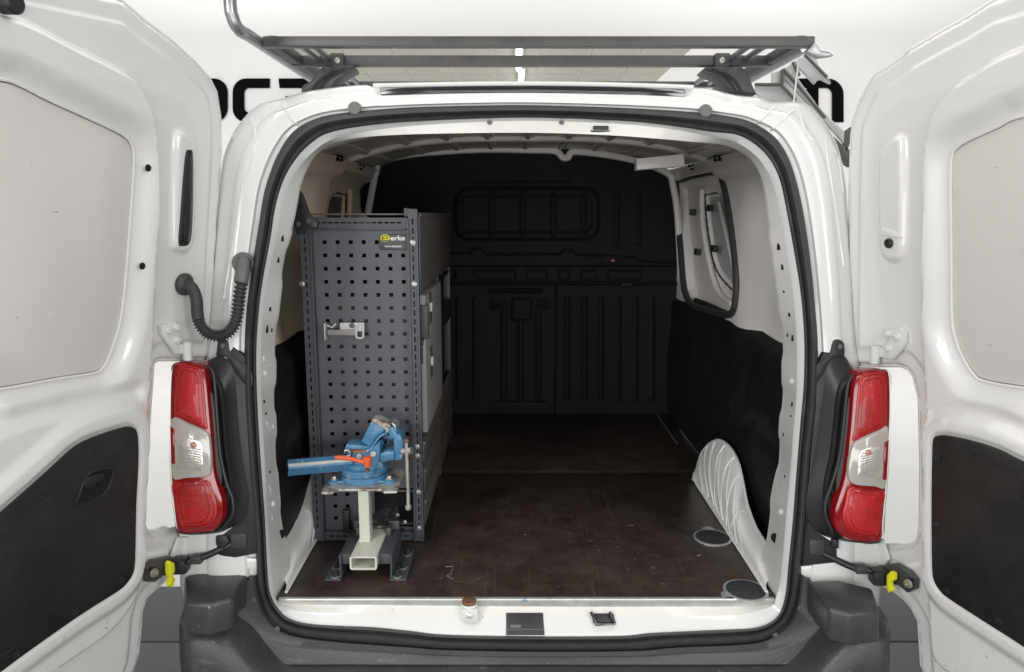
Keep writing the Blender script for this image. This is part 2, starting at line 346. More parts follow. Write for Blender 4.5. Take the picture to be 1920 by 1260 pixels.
WY = 8.99
def letter(name, polys, label):
    b = B()
    for p in polys: b.plate([onY(x, y, WY-.02) for x, y in p], (0, -1, 0), .018, .002)
    tag(b.build('wall_letter', 'letter'), label, 'letter', 'black letters on the backdrop wall')
def ring_strip(outer, inner):   # closed ring as quads of short polygons
    n = len(outer); return [[outer[i], outer[(i+1) % n], inner[(i+1) % n], inner[i]] for i in range(n)]
def arc_strip(outer, inner): return [[outer[i], outer[i+1], inner[i+1], inner[i]] for i in range(len(outer)-1)]
def strip_letter(outer, inner, label, closed, extra=()):
    """one band between two outlines with even thickness, plus optional stems"""
    b = B(); n = len(outer); V = []
    for yy in (WY-.02, WY-.002):
        V += [onY(*p, yy) for p in outer]+[onY(*p, yy) for p in inner]
    F = []; m2 = n if closed else n-1
    for i in range(m2):
        j = (i+1) % n
        F += [(i, j, n+j, n+i), (2*n+i, 3*n+i, 3*n+j, 2*n+j), (i, 2*n+i, 2*n+j, j), (n+i, n+j, 3*n+j, 3*n+i)]
    if not closed: F += [(0, n, 3*n, 2*n), (n-1, 2*n-1+0, 4*n-1, 3*n-1)]
    b.add(V, F)
    for x0, y0, x1, y1 in extra: b.plate([onY(x, y, WY-.0205) for x, y in ((x0, y0), (x1, y0), (x1, y1), (x0, y1))], (0, -1, 0), .018, 0)
    tag(b.build('wall_letter', 'letter'), label, 'letter')
oo = rrect(346, 147, 427, 229, 26, 6); oi = rrect(370, 165, 404, 211, 9, 6)
strip_letter(oo, oi, 'black wall letter o, mostly hidden behind the open door to the left', True)
def qarc(cx, cy, rx, ry, a0, a1, n=6): return [(cx+rx*math.cos(math.radians(a0+(a1-a0)*i/n)), cy-ry*math.sin(math.radians(a0+(a1-a0)*i/n))) for i in range(n+1)]
co_ = [(506, 147)]+qarc(461, 173, 25, 26, 90, 180)+qarc(461, 203, 25, 26, 180, 270)+[(506, 229)]
ci_ = [(506, 165)]+qarc(467, 175, 9, 10, 90, 180)+qarc(467, 201, 9, 10, 180, 270)+[(506, 211)]
strip_letter(co_, ci_, 'black wall letter c beside the roof corner above the hose', False)
ao = [(522, 147)]+qarc(566, 171, 26, 24, 90, 0)+[(592, 229)]; ai = [(524, 165)]+qarc(562, 175, 8, 10, 90, 0)+[(570, 229)]
strip_letter(ao, ai, 'black wall letter a, partly hidden behind the roof rack foot', False, [(535, 180, 569, 196), (535, 213, 569, 229), (519, 190, 536, 222)])
mo = [(1466, 229), (1466, 147)]+qarc(1552, 177, 30, 30, 90, 0)+[(1582, 229)]
mi = [(1488, 229), (1488, 165)]+qarc(1548, 177, 12, 12, 90, 0)+[(1560, 229)]
strip_letter(mo, mi, 'black wall letter m between the roof rack and the right-hand open door', False, [(1513, 160, 1535, 229)])

# unseen hall ceiling with rails, added to block world light and structure paint reflections
hc = structure(B().box((-9, -9, 4.4), (9, 6.8, 4.5)).build('unseen_hall_ceiling', 'tilegrey'))
for x in np.arange(-8.4, 8.5, 1.2): B().box((x-.03, -9, 4.37), (x+.03, 6.8, 4.399)).build('ceiling_rail', 'joint', hc)
# tiled ceiling with strip lamps seen through the roof rack
cz = 3.32
c = thing('tiled_ceiling', 'beige tiled ceiling section seen through the roof rack bars', 'ceiling', onZ(960, 120, cz))
def cq(px, py): return onZ(px, py, cz)
A0, A1 = onZ(535, 84, cz), onZ(1415, 84, cz); far = 8.95
B().box((A0[0], A0[1], cz+.012), (onZ(1262, 125, cz)[0]*1.0, far, cz+.06), 0).build('backing_panel', 'joint', c)
xs = np.linspace(A0[0], onZ(1262, 125, cz)[0], 9); ys = np.linspace(A0[1], far, 4)
tm = None
for i in range(8):
    for j in range(3): B().box((xs[i]+.012, ys[j]+.012, cz), (xs[i+1]-.012, ys[j+1]-.012, cz+.014), .002).build('ceiling_tile', 'tile', c)
for i, (px, py) in enumerate(((973, 97), (977, 142))):
    p = cq(px, py)
    t = thing('strip_lamp', 'bright ceiling strip lamp %s' % ('between the first and second roof rack bars' if i == 0 else 'just above the roof edge, behind the second rack bar'), 'lamp', p)
    B().box((p[0]-.045, p[1]-.7, p[2]-.05), (p[0]+.045, p[1]+.7, p[2]-.002), .01).build('housing', 'joint', t)
    B().tube([(p[0], p[1]-.66, p[2]-.065), (p[0], p[1]+.66, p[2]-.065)], .028, 10).build('lamp_tube', 'lampglow', t)

# grey slatted ceiling duct beyond the van, right of the rack
q8 = lambda x, y: (1300+x/4.847, 60+y/4.847)
gl = thing('slatted_duct', 'sloping grey slatted panel behind the rack and the letter m', 'duct', onY(1540, 160, 3.5))
dn = (-.2, -1, -.1)
for poly, mm in (([(1020, 205), (1105, 85), (1160, 150), (1230, 170), (1280, 210), (1120, 240), (1150, 310), (1215, 390), (1255, 465)], 'slat'),
                 ([(915, 275), (1015, 210), (1250, 470), (1215, 455), (1170, 430), (1130, 440), (1105, 472)], 'slat'),
                 ([(825, 340), (905, 282), (960, 430), (1040, 545), (1130, 665), (1250, 790), (1375, 900), (1370, 1010), (1180, 800), (810, 400)], 'slat'),
                 ([(810, 410), (1170, 800), (1240, 900), (1100, 800), (800, 470)], 'slat'),
                 ([(570, 485), (800, 485), (930, 620), (860, 650), (640, 610), (570, 560)], 'slat'),
                 ([(720, 370), (800, 345), (800, 470), (720, 475)], 'slat'),
                 ([(1375, 905), (1440, 860), (1440, 960), (1395, 1100), (1370, 1040)], 'slatdark'),
                 ([(1270, 940), (1365, 1030), (1440, 1080), (1420, 1230), (1380, 1210), (1330, 1080)], 'slatdark')):
    plateP('slat', [q8(*p) for p in poly], lambda x, y: onY(x, y, 3.5), (0, -1, 0), .03, mm, gl, .004)
for a, b_ in (((905, 272), (965, 400)), ((1015, 205), (1215, 410)), ((815, 335), (950, 480)), ((950, 480), (1200, 780)), ((800, 480), (930, 620)), ((560, 478), (810, 478)), ((808, 340), (808, 475))):
    P = [onY(*q8(*a), 3.46), onY(*q8(*b_), 3.46)]; B().tube(P, .012, 6).build('slat_edge', 'slatdark', gl)

# ================================================================== van
van = thing('cargo_van', 'white cargo van seen from behind with both rear doors open', 'van', (0, 0, 0))
CX, CY = 1000, 700
TH = np.linspace(0, 2*math.pi, 420, endpoint=False)
def polar(pts, n=8, smooth=True):
    q = catmull(pts, n) if smooth else np.array(pts, float)
    a = np.unwrap(np.arctan2(q[:, 1]-CY, q[:, 0]-CX)); q0 = q
    a = np.mod(np.arctan2(q0[:, 1]-CY, q0[:, 0]-CX), 2*math.pi); o = np.argsort(a); a = a[o]; q0 = q0[o]
    ax = np.concatenate([a-2*math.pi, a, a+2*math.pi]); r = np.hypot(q0[:, 0]-CX, q0[:, 1]-CY); rr = np.tile(r, 3)
    R = np.interp(TH, ax, rr); return np.stack([CX+R*np.cos(TH), CY+R*np.sin(TH)], 1)
seal_out = [(1000, 198), (1167, 203), (1300, 211), (1383, 222), (1425, 238), (1458, 264), (1482, 307), (1500, 371), (1516, 466), (1528, 577), (1533, 660), (1531, 760), (1519, 858), (1512, 947), (1506, 1020), (1501, 1065), (1498, 1110), (1490, 1145), (1474, 1171), (1448, 1192), (1415, 1204), (1350, 1209), (1287, 1211), (1235, 1215), (1184, 1219), (1012, 1220), (840, 1217), (770, 1212), (700, 1207), (629, 1201), (567, 1193), (532, 1182), (510, 1165), (493, 1138), (484, 1103), (481, 1060), (478, 990), (469, 900), (464, 830), (459, 740), (459, 650), (463, 580), (470, 525), (478, 470), (486, 420), (495, 365), (507, 325), (523, 287), (548, 250), (585, 226), (640, 213), (753, 203), (880, 199)]
seal_in = [(1000, 221), (1167, 227), (1267, 237), (1333, 247), (1379, 252), (1412, 268), (1442, 297), (1462, 337), (1474, 391), (1490, 478), (1502, 557), (1508, 640), (1507, 720), (1501, 790), (1492, 902), (1486, 980), (1478, 1060), (1473, 1112), (1463, 1147), (1444, 1167), (1415, 1177), (1370, 1180), (1321, 1182), (1218, 1187), (1166, 1192), (1012, 1193), (840, 1190), (770, 1183), (700, 1176), (629, 1173), (576, 1169), (543, 1160), (526, 1146), (512, 1126), (504, 1100), (500, 1041), (496, 960), (488, 850), (482, 740), (481, 650), (487, 567), (496, 507), (507, 448), (517, 385), (532, 337), (552, 302), (578, 273), (620, 248), (720, 232), (860, 224)]
lip2 = [(1000, 226), (1167, 232), (1267, 243), (1333, 256), (1373, 264), (1404, 281), (1430, 307), (1449, 345), (1462, 397), (1477, 482), (1488, 560), (1494, 640), (1494, 720), (1489, 790), (1480, 902), (1473, 980), (1467, 1050), (1462, 1095), (1453, 1125), (1449, 1135), (1400, 1150), (1321, 1155), (1012, 1160), (700, 1152), (576, 1147), (535, 1138), (520, 1128), (512, 1100), (507, 1041), (502, 960), (496, 850), (490, 740), (490, 650), (496, 567), (506, 507), (518, 448), (529, 390), (543, 345), (561, 314), (586, 286), (627, 260), (722, 241), (860, 230)]
out_c = [(1000, 160), (1285, 164), (1330, 166), (1380, 178), (1432, 183), (1440, 190), (1500, 191), (1520, 200), (1550, 235), (1571, 275), (1585, 340), (1590, 400), (1597, 520), (1604, 640), (1630, 760), (1650, 900), (1652, 1000), (1650, 1130), (1610, 1240), (1400, 1250), (1000, 1256), (700, 1250), (420, 1240), (345, 1130), (338, 1000), (342, 880), (360, 760), (388, 660), (398, 520), (406, 400), (413, 330), (421, 285), (440, 245), (465, 212), (488, 194), (530, 184), (570, 172), (640, 162), (690, 159), (715, 164), (850, 161)]
Pso, Psi, Pl2, Poc = polar(seal_out), polar(seal_in), polar(lip2), polar(out_c)
def mixp(a, b, t): return a*(1-t)+b*t
def rr(P, d): return np.array([rear(x, y, d) for x, y in P])
# outer body frame + shell
ang = TH
rows = []
for t, d in ((-.02, -.012), (.0, 0), (.10, .003), (.13, .012), (.16, .016), (.5, .02), (.62, .018), (.66, .010), (.70, .006), (.88, .002), (.95, -.006), (.985, -.02), (1.0, -.045)):
    rows.append(rr(mixp(Pso, Poc, t), d))
last = rows[-1]
for dy, k in ((.04, 1.004), (.35, 1.07), (.8, 1.15), (1.6, 1.17), (2.6, 1.14), (3.1, 1.05)):
    q = last.copy(); q[:, 1] += dy; cxz = np.array([.0, 0, 1.1]); q[:, 0] *= k; q[:, 2] = 1.1+(q[:, 2]-1.1)*(1+(k-1)*.4); rows.append(q)
body = ringloft('body', rows, 'paint', van)
# end cap so that light does not leak in from the front
mk('light_block_cap', last+np.array([0, 2.2, 0]), [tuple(range(len(last)))], 'black', body)
# pressed creases of the upper corners
for pts in (((470, 222), (478, 250), (470, 300), (455, 350), (440, 440), (420, 560)), ((528, 196), (545, 222), (562, 236)), ((1548, 262), (1552, 300), (1568, 400), (1582, 500)), ((1418, 232), (1436, 216), (1455, 200)), ((1443, 246), (1470, 222), (1490, 206)), ((436, 260), (455, 240), (470, 226)), ((1500, 215), (1512, 250), (1530, 268)), ((1556, 268), (1572, 300), (1580, 360))):
    q = catmull(pts, 6, False); Pc = []
    for x, y in q:
        i = int(round((math.atan2(y-CY, x-CX) % (2*math.pi))/(2*math.pi)*len(TH))) % len(TH)
        ra = math.hypot(*(Pso[i]-[CX, CY])); rb = math.hypot(*(Poc[i]-[CX, CY])); t = (math.hypot(x-CX, y-CY)-ra)/(rb-ra)
        dd = np.interp(t, (0, .10, .13, .16, .5, .62, .66, .70, .88, .95, 1.0), (0, .003, .012, .016, .02, .018, .010, .006, .002, -.006, -.045)); Pc.append(rear(x, y, dd-.002))
    B().tube(Pc, .0042, 8).build('body_crease', 'paint', body)
# seal
rows = []
for t, d in ((-.04, -.002), (0, .012), (.08, .022), (.22, .029), (.38, .030), (.52, .024), (.6, .014), (.66, .011), (.70, .014), (.80, .020), (.90, .018), (1.0, .006), (1.02, -.006)):
    rows.append(rr(mixp(Pso, Psi, t), d))
ringloft('door_seal', rows, 'rubber', van, ang=60)
# inner lip + pillar band
Lpill = [(1000, 249, .10), (1133, 253, .10), (1233, 260, .10), (1300, 266, .11), (1360, 272, .13), (1400, 290, .13), (1422, 315, .12), (1434, 350, .12), (1441, 402, .12), (1446, 442, .12), (1450, 498, .12), (1460, 550, .12), (1466, 617, .12), (1470, 676, .12), (1471, 720, .12), (1468, 769, .12), (1463, 830, .12), (1459, 880, .12), (1450, 930, .12), (1443, 990, .12), (1436, 1040, .12), (1432, 1070, .10), (1440, 1100, .05), (1449, 1130, .004), (1300, 1130, .003), (1000, 1128, .003), (700, 1127, .003), (525, 1127, .004), (530, 1105, .05), (541, 1070, .09), (538, 1030, .12), (528, 990, .12), (521, 930, .12), (517, 850, .12), (512, 760, .12), (513, 700, .12), (516, 640, .12), (521, 580, .12), (525, 540, .12), (529, 500, .12), (538, 455, .12), (549, 415, .12), (557, 375, .12), (563, 345, .12), (580, 305, .12), (606, 276, .12), (650, 262, .11), (720, 254, .10), (850, 250, .10)]
Lp = polar([p[:2] for p in Lpill])
aa = np.mod(np.arctan2(np.array([p[1] for p in Lpill])-CY, np.array([p[0] for p in Lpill])-CX), 2*math.pi); o_ = np.argsort(aa)
yy = np.array([p[2] for p in Lpill])[o_]; LY = np.interp(TH, np.concatenate([aa[o_]-2*math.pi, aa[o_], aa[o_]+2*math.pi]), np.tile(yy, 3))
# wavy pressed edge on the upright parts
side = np.abs(np.cos(TH)) > .55; vz = Lp[:, 1]
Lp[:, 0] += np.where(side & (np.abs(vz-740) < 310), np.sign(np.cos(TH))*(1.9*np.tanh(3*np.sin(vz/19.0+.8*np.sin(vz/61)))+1.2*np.sin(vz/43)), 0)
R1 = rr(Pl2, -.012); Rz = rr(Psi, .0)
L3 = np.array([onY(x, y, Y) for (x, y), Y in zip(Lp, LY)])
steps = []
for t in (0.06, .12, .5, .9, 1.0):
    q = R1*(1-t)+L3*t; steps.append(q)
Lr = L3.copy(); Lr[:, 1] += .012; Lo = L3.copy(); Lo[:, 1] += .02
cen = np.array([0.0, 0, 1.15]); dv = Lo-cen; dv[:, 1] = 0; dv /= np.linalg.norm(dv, axis=1)[:, None]; Lo += dv*.05
ringloft('inner_flange', [R1]+steps+[Lr, Lo], 'pillar', van)
ringloft('opening_lip', [rr(Psi, -.01), rr(Psi, .004), R1+np.array([0, -.0008, 0])]+[R1*.97+L3*.03], 'paint', van)

def pilp(px, py, d=0):
    a = math.atan2(py-CY, px-CX) % (2*math.pi); i = int(round(a/(2*math.pi)*len(TH))) % len(TH)
    ra = math.hypot(*(Pl2[i]-[CX, CY])); rb = math.hypot(*(Lp[i]-[CX, CY])); r = math.hypot(px-CX, py-CY)
    t = min(.88, max(.12, (ra-r)/(ra-rb+1e-6))); return R1[i]*(1-t)+L3[i]*t + piln(px)*d
def piln(px): n = np.array([-.85 if px > CX else .85, -.5, 0]); return n/np.linalg.norm(n)
def pilplate(L, d, t, m, name, par, bev=.0005): return B().plate([pilp(x, y, d) for x, y in L], piln(L[0][0]), t, bev).build(name, m, par)
# header slots / pillar slots
def slotbox(px, py, wpx, hpx, Y, par, name='slot', m='hole'):
    a, c_ = onY(px-wpx/2, py-hpx/2, Y), onY(px+wpx/2, py+hpx/2, Y)
    return B().box((a[0], Y-.0015, c_[2]), (c_[0], Y+.004, a[2]), .0005).build(name, m, par)
lipo = bpy.data.objects['opening_lip']
for px, py, ww, hh in ((528, 448, 3, 13), (521, 487, 3, 11), (506, 578, 3, 8), (499, 620, 4, 14), (509, 618, 2, 8), (494, 752, 3, 6), (497, 772, 3, 5), (504, 883, 3, 5), (1459, 458, 4, 15), (1466, 497, 3, 10), (1471, 549, 2, 4), (1480, 587, 3, 7), (1477, 627, 2, 7), (1487, 631, 4, 11), (1486, 761, 3, 8), (1483, 783, 2, 4), (1469, 817, 2, 6), (1472, 894, 2, 5)):
    c0 = pilp(px, py, .0012); nn_ = piln(px); tg = np.cross(nn_, (0, 0, 1)); k_ = .00135
    B().plate([c0+tg*a*ww*k_+np.array([0, 0, b_*hh*k_]) for a, b_ in ((-.9, -.5), (.9, -.5), (.9, .5), (-.9, .5))], nn_, .002, 0).build('slot', 'hole', lipo)
for px, py in ((1453, 1011), (526, 1000)):
    stamp('bighole', disc(.013, .002), 'drain_hole', 'hole', lipo, pilp(px, py, .001), piln(px))
for px, py in ((1486, 711), (1467, 958), (496, 700), (511, 946)):
    stamp('dimple', bolt_b(.006, .004), 'weld_nut', 'paint', lipo, pilp(px, py, 0), piln(px))
for k, py in enumerate((668, 725, 790, 860, 915, 965)):
    for s_, px in ((1, 1477-k*5), (-1, 500+k*3)):
        q = catmull([(px-s_*9, py-13), (px+s_*3, py-14), (px+s_*5, py-4), (px+s_*3, py+9), (px-s_*6, py+13), (px-s_*10, py)], 4)
        q = catmull([(px-s_*7, py+9), (px, py+12), (px+s_*5, py+8), (px+s_*6, py-2)], 5, False)
        B().tube([pilp(x, y, -.0008) for x, y in q], .0026, 8).build('pressing', 'pillar', lipo)
# body plugs and roof trim
for px, py in ((665, 203), (1323, 208)):
    stamp('plugb', disc(.0155, .004), 'round_plug', 'plug', van, rear(px, py, .022), RN)
q = [(712, 165), (850, 161), (1000, 160), (1150, 162), (1285, 167), (1286, 182), (1150, 176), (1000, 173), (850, 174), (714, 178)]
plateP('roof_edge_trim', q, lambda x, y: rear(x, y, .02), RN, .03, 'gloss', van, .003)
q = catmull([(700, 161), (850, 158), (1000, 157), (1150, 159), (1300, 164)], 8, False)
B().tube([rear(x, y, .006) for x, y in q], .006, 8).build('roof_edge', 'paint', van)

# ---------------- interior
inter = B()
# roof underside
rz = 1.76
def rzf(x, y): return 1.835+.022*y/1.8-.085*(abs(x)/.70)**3.2
V = []; F = []; rxs = np.linspace(-.70, .70, 41); rys = np.linspace(.10, 1.84, 12)
for x in rxs:
    for y in rys: V.append((x, y, rzf(x, y)))
for i in range(40):
    for j in range(11): F.append((i*12+j, i*12+j+1, (i+1)*12+j+1, (i+1)*12+j))
rf = mk('roof_underside', V, F, 'roofin', van)
for x in np.arange(-.62, .63, .155):
    B().tube([(x, .14, rzf(x, .14)+.004), (x, 1.66, rzf(x, 1.66)+.004)], .016, 10).build('roof_rib', 'roofin', rf)
    for s_ in (-1, 1): B().tube([(x+s_*.022, .14, rzf(x, .14)-.002), (x+s_*.022, 1.66, rzf(x, 1.66)-.002)], .0032, 6).build('rib_edge', 'inner', rf)
for y in (.62, 1.15):
    B().tube([(x, y, rzf(x, y)-.002) for x in np.linspace(-.69, .69, 24)], .016, 8).build('roof_bow', 'roofin', rf)
# bow round the bulkhead
q = catmull([(690, 400), (699, 345), (706, 310), (714, 292), (760, 282), (813, 276), (905, 271), (991, 272), (1040, 274), (1055, 286), (1066, 286), (1080, 275), (1180, 289), (1250, 316), (1262, 345), (1270, 400), (1276, 500), (1280, 600), (1280, 770)], 4, False); q = np.array([(x, y+(9 if y < 300 else 9*max(0, (400-y)/100) if y < 400 else 0)) for x, y in q])
B().tube([onY(x, y, 1.76) for x, y in q], .016, 8).build('bulkhead_flange', 'inner', van)
# bulkhead
BY = 1.80
bf = (np.array([0, BY, 0]), np.array([1., 0, 0]), np.array([0, 0, 1.]), np.array([0, -1., 0]))
def b2(px, py): p = onY(px, py, BY); return (p[0], p[2])
bo = [b2(*p) for p in ((640, 800), (640, 292), (713, 290), (813, 277), (905, 273), (991, 273), (1062, 279), (1182, 292), (1253, 320), (1269, 396), (1281, 600), (1284, 800))]
bw1 = np.array([b2(*p) for p in rrect(850, 350, 1125, 452, 30)]); bw2 = np.array([b2(*p) for p in rrect(860, 366, 1111, 438, 18)])
steps_ = [b2(*p) for p in ((640, 473), (880, 473), (890, 463), (902, 463), (912, 475), (1050, 475), (1058, 466), (1072, 466), (1080, 475), (1190, 480), (1205, 488), (1240, 490), (1270, 490), (1270, 500), (640, 500))]
def linep(a, b_): return [b2(*a), b2(*b_)]
ribs = [linep((x, 366), (x, 438)) for x in (864, 922, 980, 1037, 1094)]+[linep((x, 560), (x, 745)) for x in (861, 892, 1063, 1095, 1126, 1158, 1190, 1221)]+[linep((945, 582), (945, 745)), linep((1009, 582), (1009, 745)), linep((976, 605), (976, 745)), linep((1157, 368), (1155, 455)), linep((1196, 368), (1196, 455)), linep((924, 566), (946, 566)), linep((924, 573), (946, 573)), linep((1010, 566), (1024, 566)), linep((1010, 573), (1024, 573))]
pock = np.array([b2(*p) for p in rrect(958, 557, 998, 601, 6)]); bar = np.array([b2(*p) for p in rrect(914, 540, 1018, 549, 4)])
bands = [np.array([b2(*p) for p in rrect(a, 506, c_, 526, 3)]) for a, c_ in ((720, 855), (886, 968), (987, 1027), (1046, 1068), (1088, 1120), (1138, 1205))]
topb = np.array([b2(*p) for p in rrect(880, 318, 1070, 343, 6)])
stepa = np.array(steps_)
def hb(Q):
    h = np.zeros(len(Q))
    h += .016*sst(sdist(Q, bw1)[0], 0, .016)-.010*sst(sdist(Q, bw2)[0], 0, .012)
    for r_ in ribs: h += .009*(1-sst(segd(Q, r_), .006, .016))
    h += .014*sst(sdist(Q, stepa)[0], 0, .010)
    h += .012*sst(sdist(Q, pock)[0], 0, .010)+.012*sst(sdist(Q, bar)[0], 0, .008)-.006*sst(sdist(Q, topb)[0], 0, .012)
    for g in bands: h -= .010*sst(sdist(Q, g)[0], 0, .008)
    zl = b2(1000, 531)[1]; h += .012*sst(zl-Q[:, 1], 0, .008)
    xg = b2(1043, 600)[0]; h -= .006*(1-sst(np.abs(Q[:, 0]-xg), .001, .005))*(Q[:, 1] < zl)
    return h
bk = relief('bulkhead', bf, bo, hb, .0065, 'bulk', van, .02)
B().tube([onY(848, 531, 1.778), onY(1270, 531, 1.778)], .006, 8).build('bulkhead_ledge', 'bulk', bk)
plateP('latch_recess', rrect(1127, 480, 1171, 496, 7), lambda x, y: onY(x, y, 1.775), (0, -1, 0), .006, 'bulk', bk, .002)
plateP('latch_dot', rrect(1146, 486, 1153, 491, 2), lambda x, y: onY(x, y, 1.770), (0, -1, 0), .004, 'orangedot', bk, .001)
plateP('bulkhead_foot', [(925, 754), (1030, 754), (1036, 772), (920, 772)], lambda x, y: onY(x, y, 1.77), (0, -1, 0), .02, 'bulk', bk, .003)
B().tube([onY(1165, 534, 1.76), onY(1185, 534, 1.76)], .012, 10).build('bulkhead_knob', 'black', bk)

# side walls (upper) : grid with window pressing
SX = .735
def wall_side(s):
    fr = (np.array([s*SX, 0, 0]), np.array([0, 1., 0]), np.array([0, 0, 1.]), np.array([-s*1., 0, 0]))
    def u2(px, py):
        p = onX(px, py, SX); return (p[1], p[2])
    win = np.array(catmull([u2(*p) for p in ((1270, 352), (1282, 336), (1340, 322), (1356, 334), (1372, 410), (1383, 510), (1382, 560), (1373, 588), (1340, 585), (1290, 560), (1278, 470))], 4))
    out = [(.13, .62), (1.93, .62), (1.93, rz), (.13, rz)]
    inn = np.array([(onX(*p, SX+.05)[1], onX(*p, SX+.05)[2]) for p in catmull(((1322, 374), (1330, 364), (1356, 368), (1370, 430), (1381, 500), (1380, 545), (1360, 530), (1342, 503), (1330, 450)), 4)])
    zr = 1.70
    def h(Q):
        sd = sdist(Q, win)[0]
        hh = -.045*sst(sd, 0, .012)-.022*sst(sdist(Q, inn)[0], 0, .008)
        hh += .035*sst(Q[:, 1], zr-.03, zr+.01)+.02*sst(Q[:, 1], 1.74, 1.76)
        # quarter panel hollow behind the rear pillar
        hh -= .045*(1-sst(Q[:, 0], .55, .85))*sst(Q[:, 0], .2, .42)*sst(zr+.0-Q[:, 1], 0, .10); hh += .03*(1-sst(Q[:, 0], .13, .3))*sst(Q[:, 1], 1.3, 1.45)-.03*(1-sst(Q[:, 0], .3, .5))*(1-sst(Q[:, 1], 1.15, 1.3))
        hh += .02*sst(1.22-Q[:, 1], 0, .08)*(1-sst(Q[:, 0], .7, .9))
        return hh
    w_ = relief('side_panel', fr, out, h, .012, 'inner' if s > 0 else 'inner_dim', van, .01)
    w_['label'] = 'cream inner side wall with the black-rimmed window' if s > 0 else 'inner side wall above the shelving, tinted brown for low light'
    pr = [(s*(SX-.004), *p) for p in win]
    if s > 0: B().tube(pr, .014, 10, closed=True).build('window_rubber', 'rubber', w_)
    # glazed inner pane, dull
    for px, py in (((1300, 398), (1309, 472), (1333, 390), (1341, 466)) if s > 0 else ()):
        p = onX(px, py, SX+.035); p[0] *= s; B().box((p[0]-s*.012, p[1]-.03, p[2]-.014), (p[0]+s*.004, p[1]+.03, p[2]+.014), .003).build('window_clip', 'black', w_)
    if s > 0:
        B().tube([onX(1348, 380, .775), onX(1362, 440, .775), onX(1377, 513, .775)], .007, 8).build('rod', 'clip', w_)
    B().tube([(s*(SX+.05), *p) for p in inn], .004, 6, closed=True).build('inner_pane_seal', 'rubber', w_)
    B().plate([(s*(SX+.066), *p) for p in inn], (-s, 0, 0), .004, 0).build('inner_pane', 'plug' if s < 0 else 'slat', w_)
    # slots in the upper rail
    fr_ = [onX(x, y, SX+.03) for x, y in ((1316, 356), (1318, 420), (1330, 490), (1346, 545), (1372, 570))]
    B().tube([(s*p[0], p[1], p[2]) for p in catmull(fr_, 5, False)], .011, 8).build('frame_bead', 'inner' if s > 0 else 'inner_dim', w_)
    for px, py, hh in ((1292, 311, 5), (1299, 309, 4), (1341, 297, 11), (1349, 296, 11), (1319, 290, 5), (1357, 272, 14), (1362, 272, 10), (1297, 317, 4)):
        p = onX(px, py, SX-.054); B().box((s*(p[0]+.006), p[1]-.008, p[2]-hh*.001), (s*(p[0]-.004), p[1]+.008, p[2]+hh*.001), .0005).build('slot', 'hole', w_)
    return w_
wall_side(1); wall_side(-1)
# cross tube near the ceiling
p0, p1 = onY(1194, 305, .95), onY(1282, 298, .95)
bb = B(); bb.plate([onY(*p, .95) for p in ((1193, 297), (1283, 288), (1284, 311), (1194, 319))], (0, -1, 0), .05, .004)
bb.build('square_tube', 'inner', van)
bb = B(); bb.plate([onY(*p, .948) for p in ((1196, 300), (1189, 298), (1189, 319), (1196, 318))], (-1, 0, 0), .01, .001)

# lower black lining right / left
def lining(s):
    X = .712
    top = [(1268, 556), (1290, 562), (1330, 580), (1372, 600), (1400, 622), (1425, 640), (1450, 651), (1490, 668), (1530, 690)]
    if s > 0: t3 = [onX(x, y, X) for x, y in catmull(top, 4, False)]
    else:
        t3 = [onX(x, y, X) for x, y in catmull(top, 4, False)]
    pts = sorted([(p[1], p[2]) for p in t3]); ys_ = np.array([p[0] for p in pts]); zs_ = np.array([p[1] for p in pts])
    ny_, nz_ = 70, 30; V = []; F = []
    for i in range(ny_):
        y = .11+(1.80-.11)*i/(ny_-1); zt = np.interp(y, ys_, zs_)
        for j in range(nz_):
            t = j/(nz_-1); z = ZF+.003+(zt-ZF)*t
            x = X-.02*math.sin(min(1, t*1.4)*math.pi)*.6 - .012*math.exp(-((y-.55)/.28)**2)*math.sin(t*math.pi)**.7
            if t > .93: x += .05*(t-.93)/.07
            if .45 < t < .8 and .25 < y < .75: x += .006*math.tanh(3*math.sin((z+y*.4)*330))
            V.append((s*x, y, z))
    for i in range(ny_-1):
        for j in range(nz_-1): F.append((i*nz_+j, i*nz_+j+1, (i+1)*nz_+j+1, (i+1)*nz_+j))
    return mk('side_lining', V, F, 'lining', van, 50)
lining(1); lining(-1)
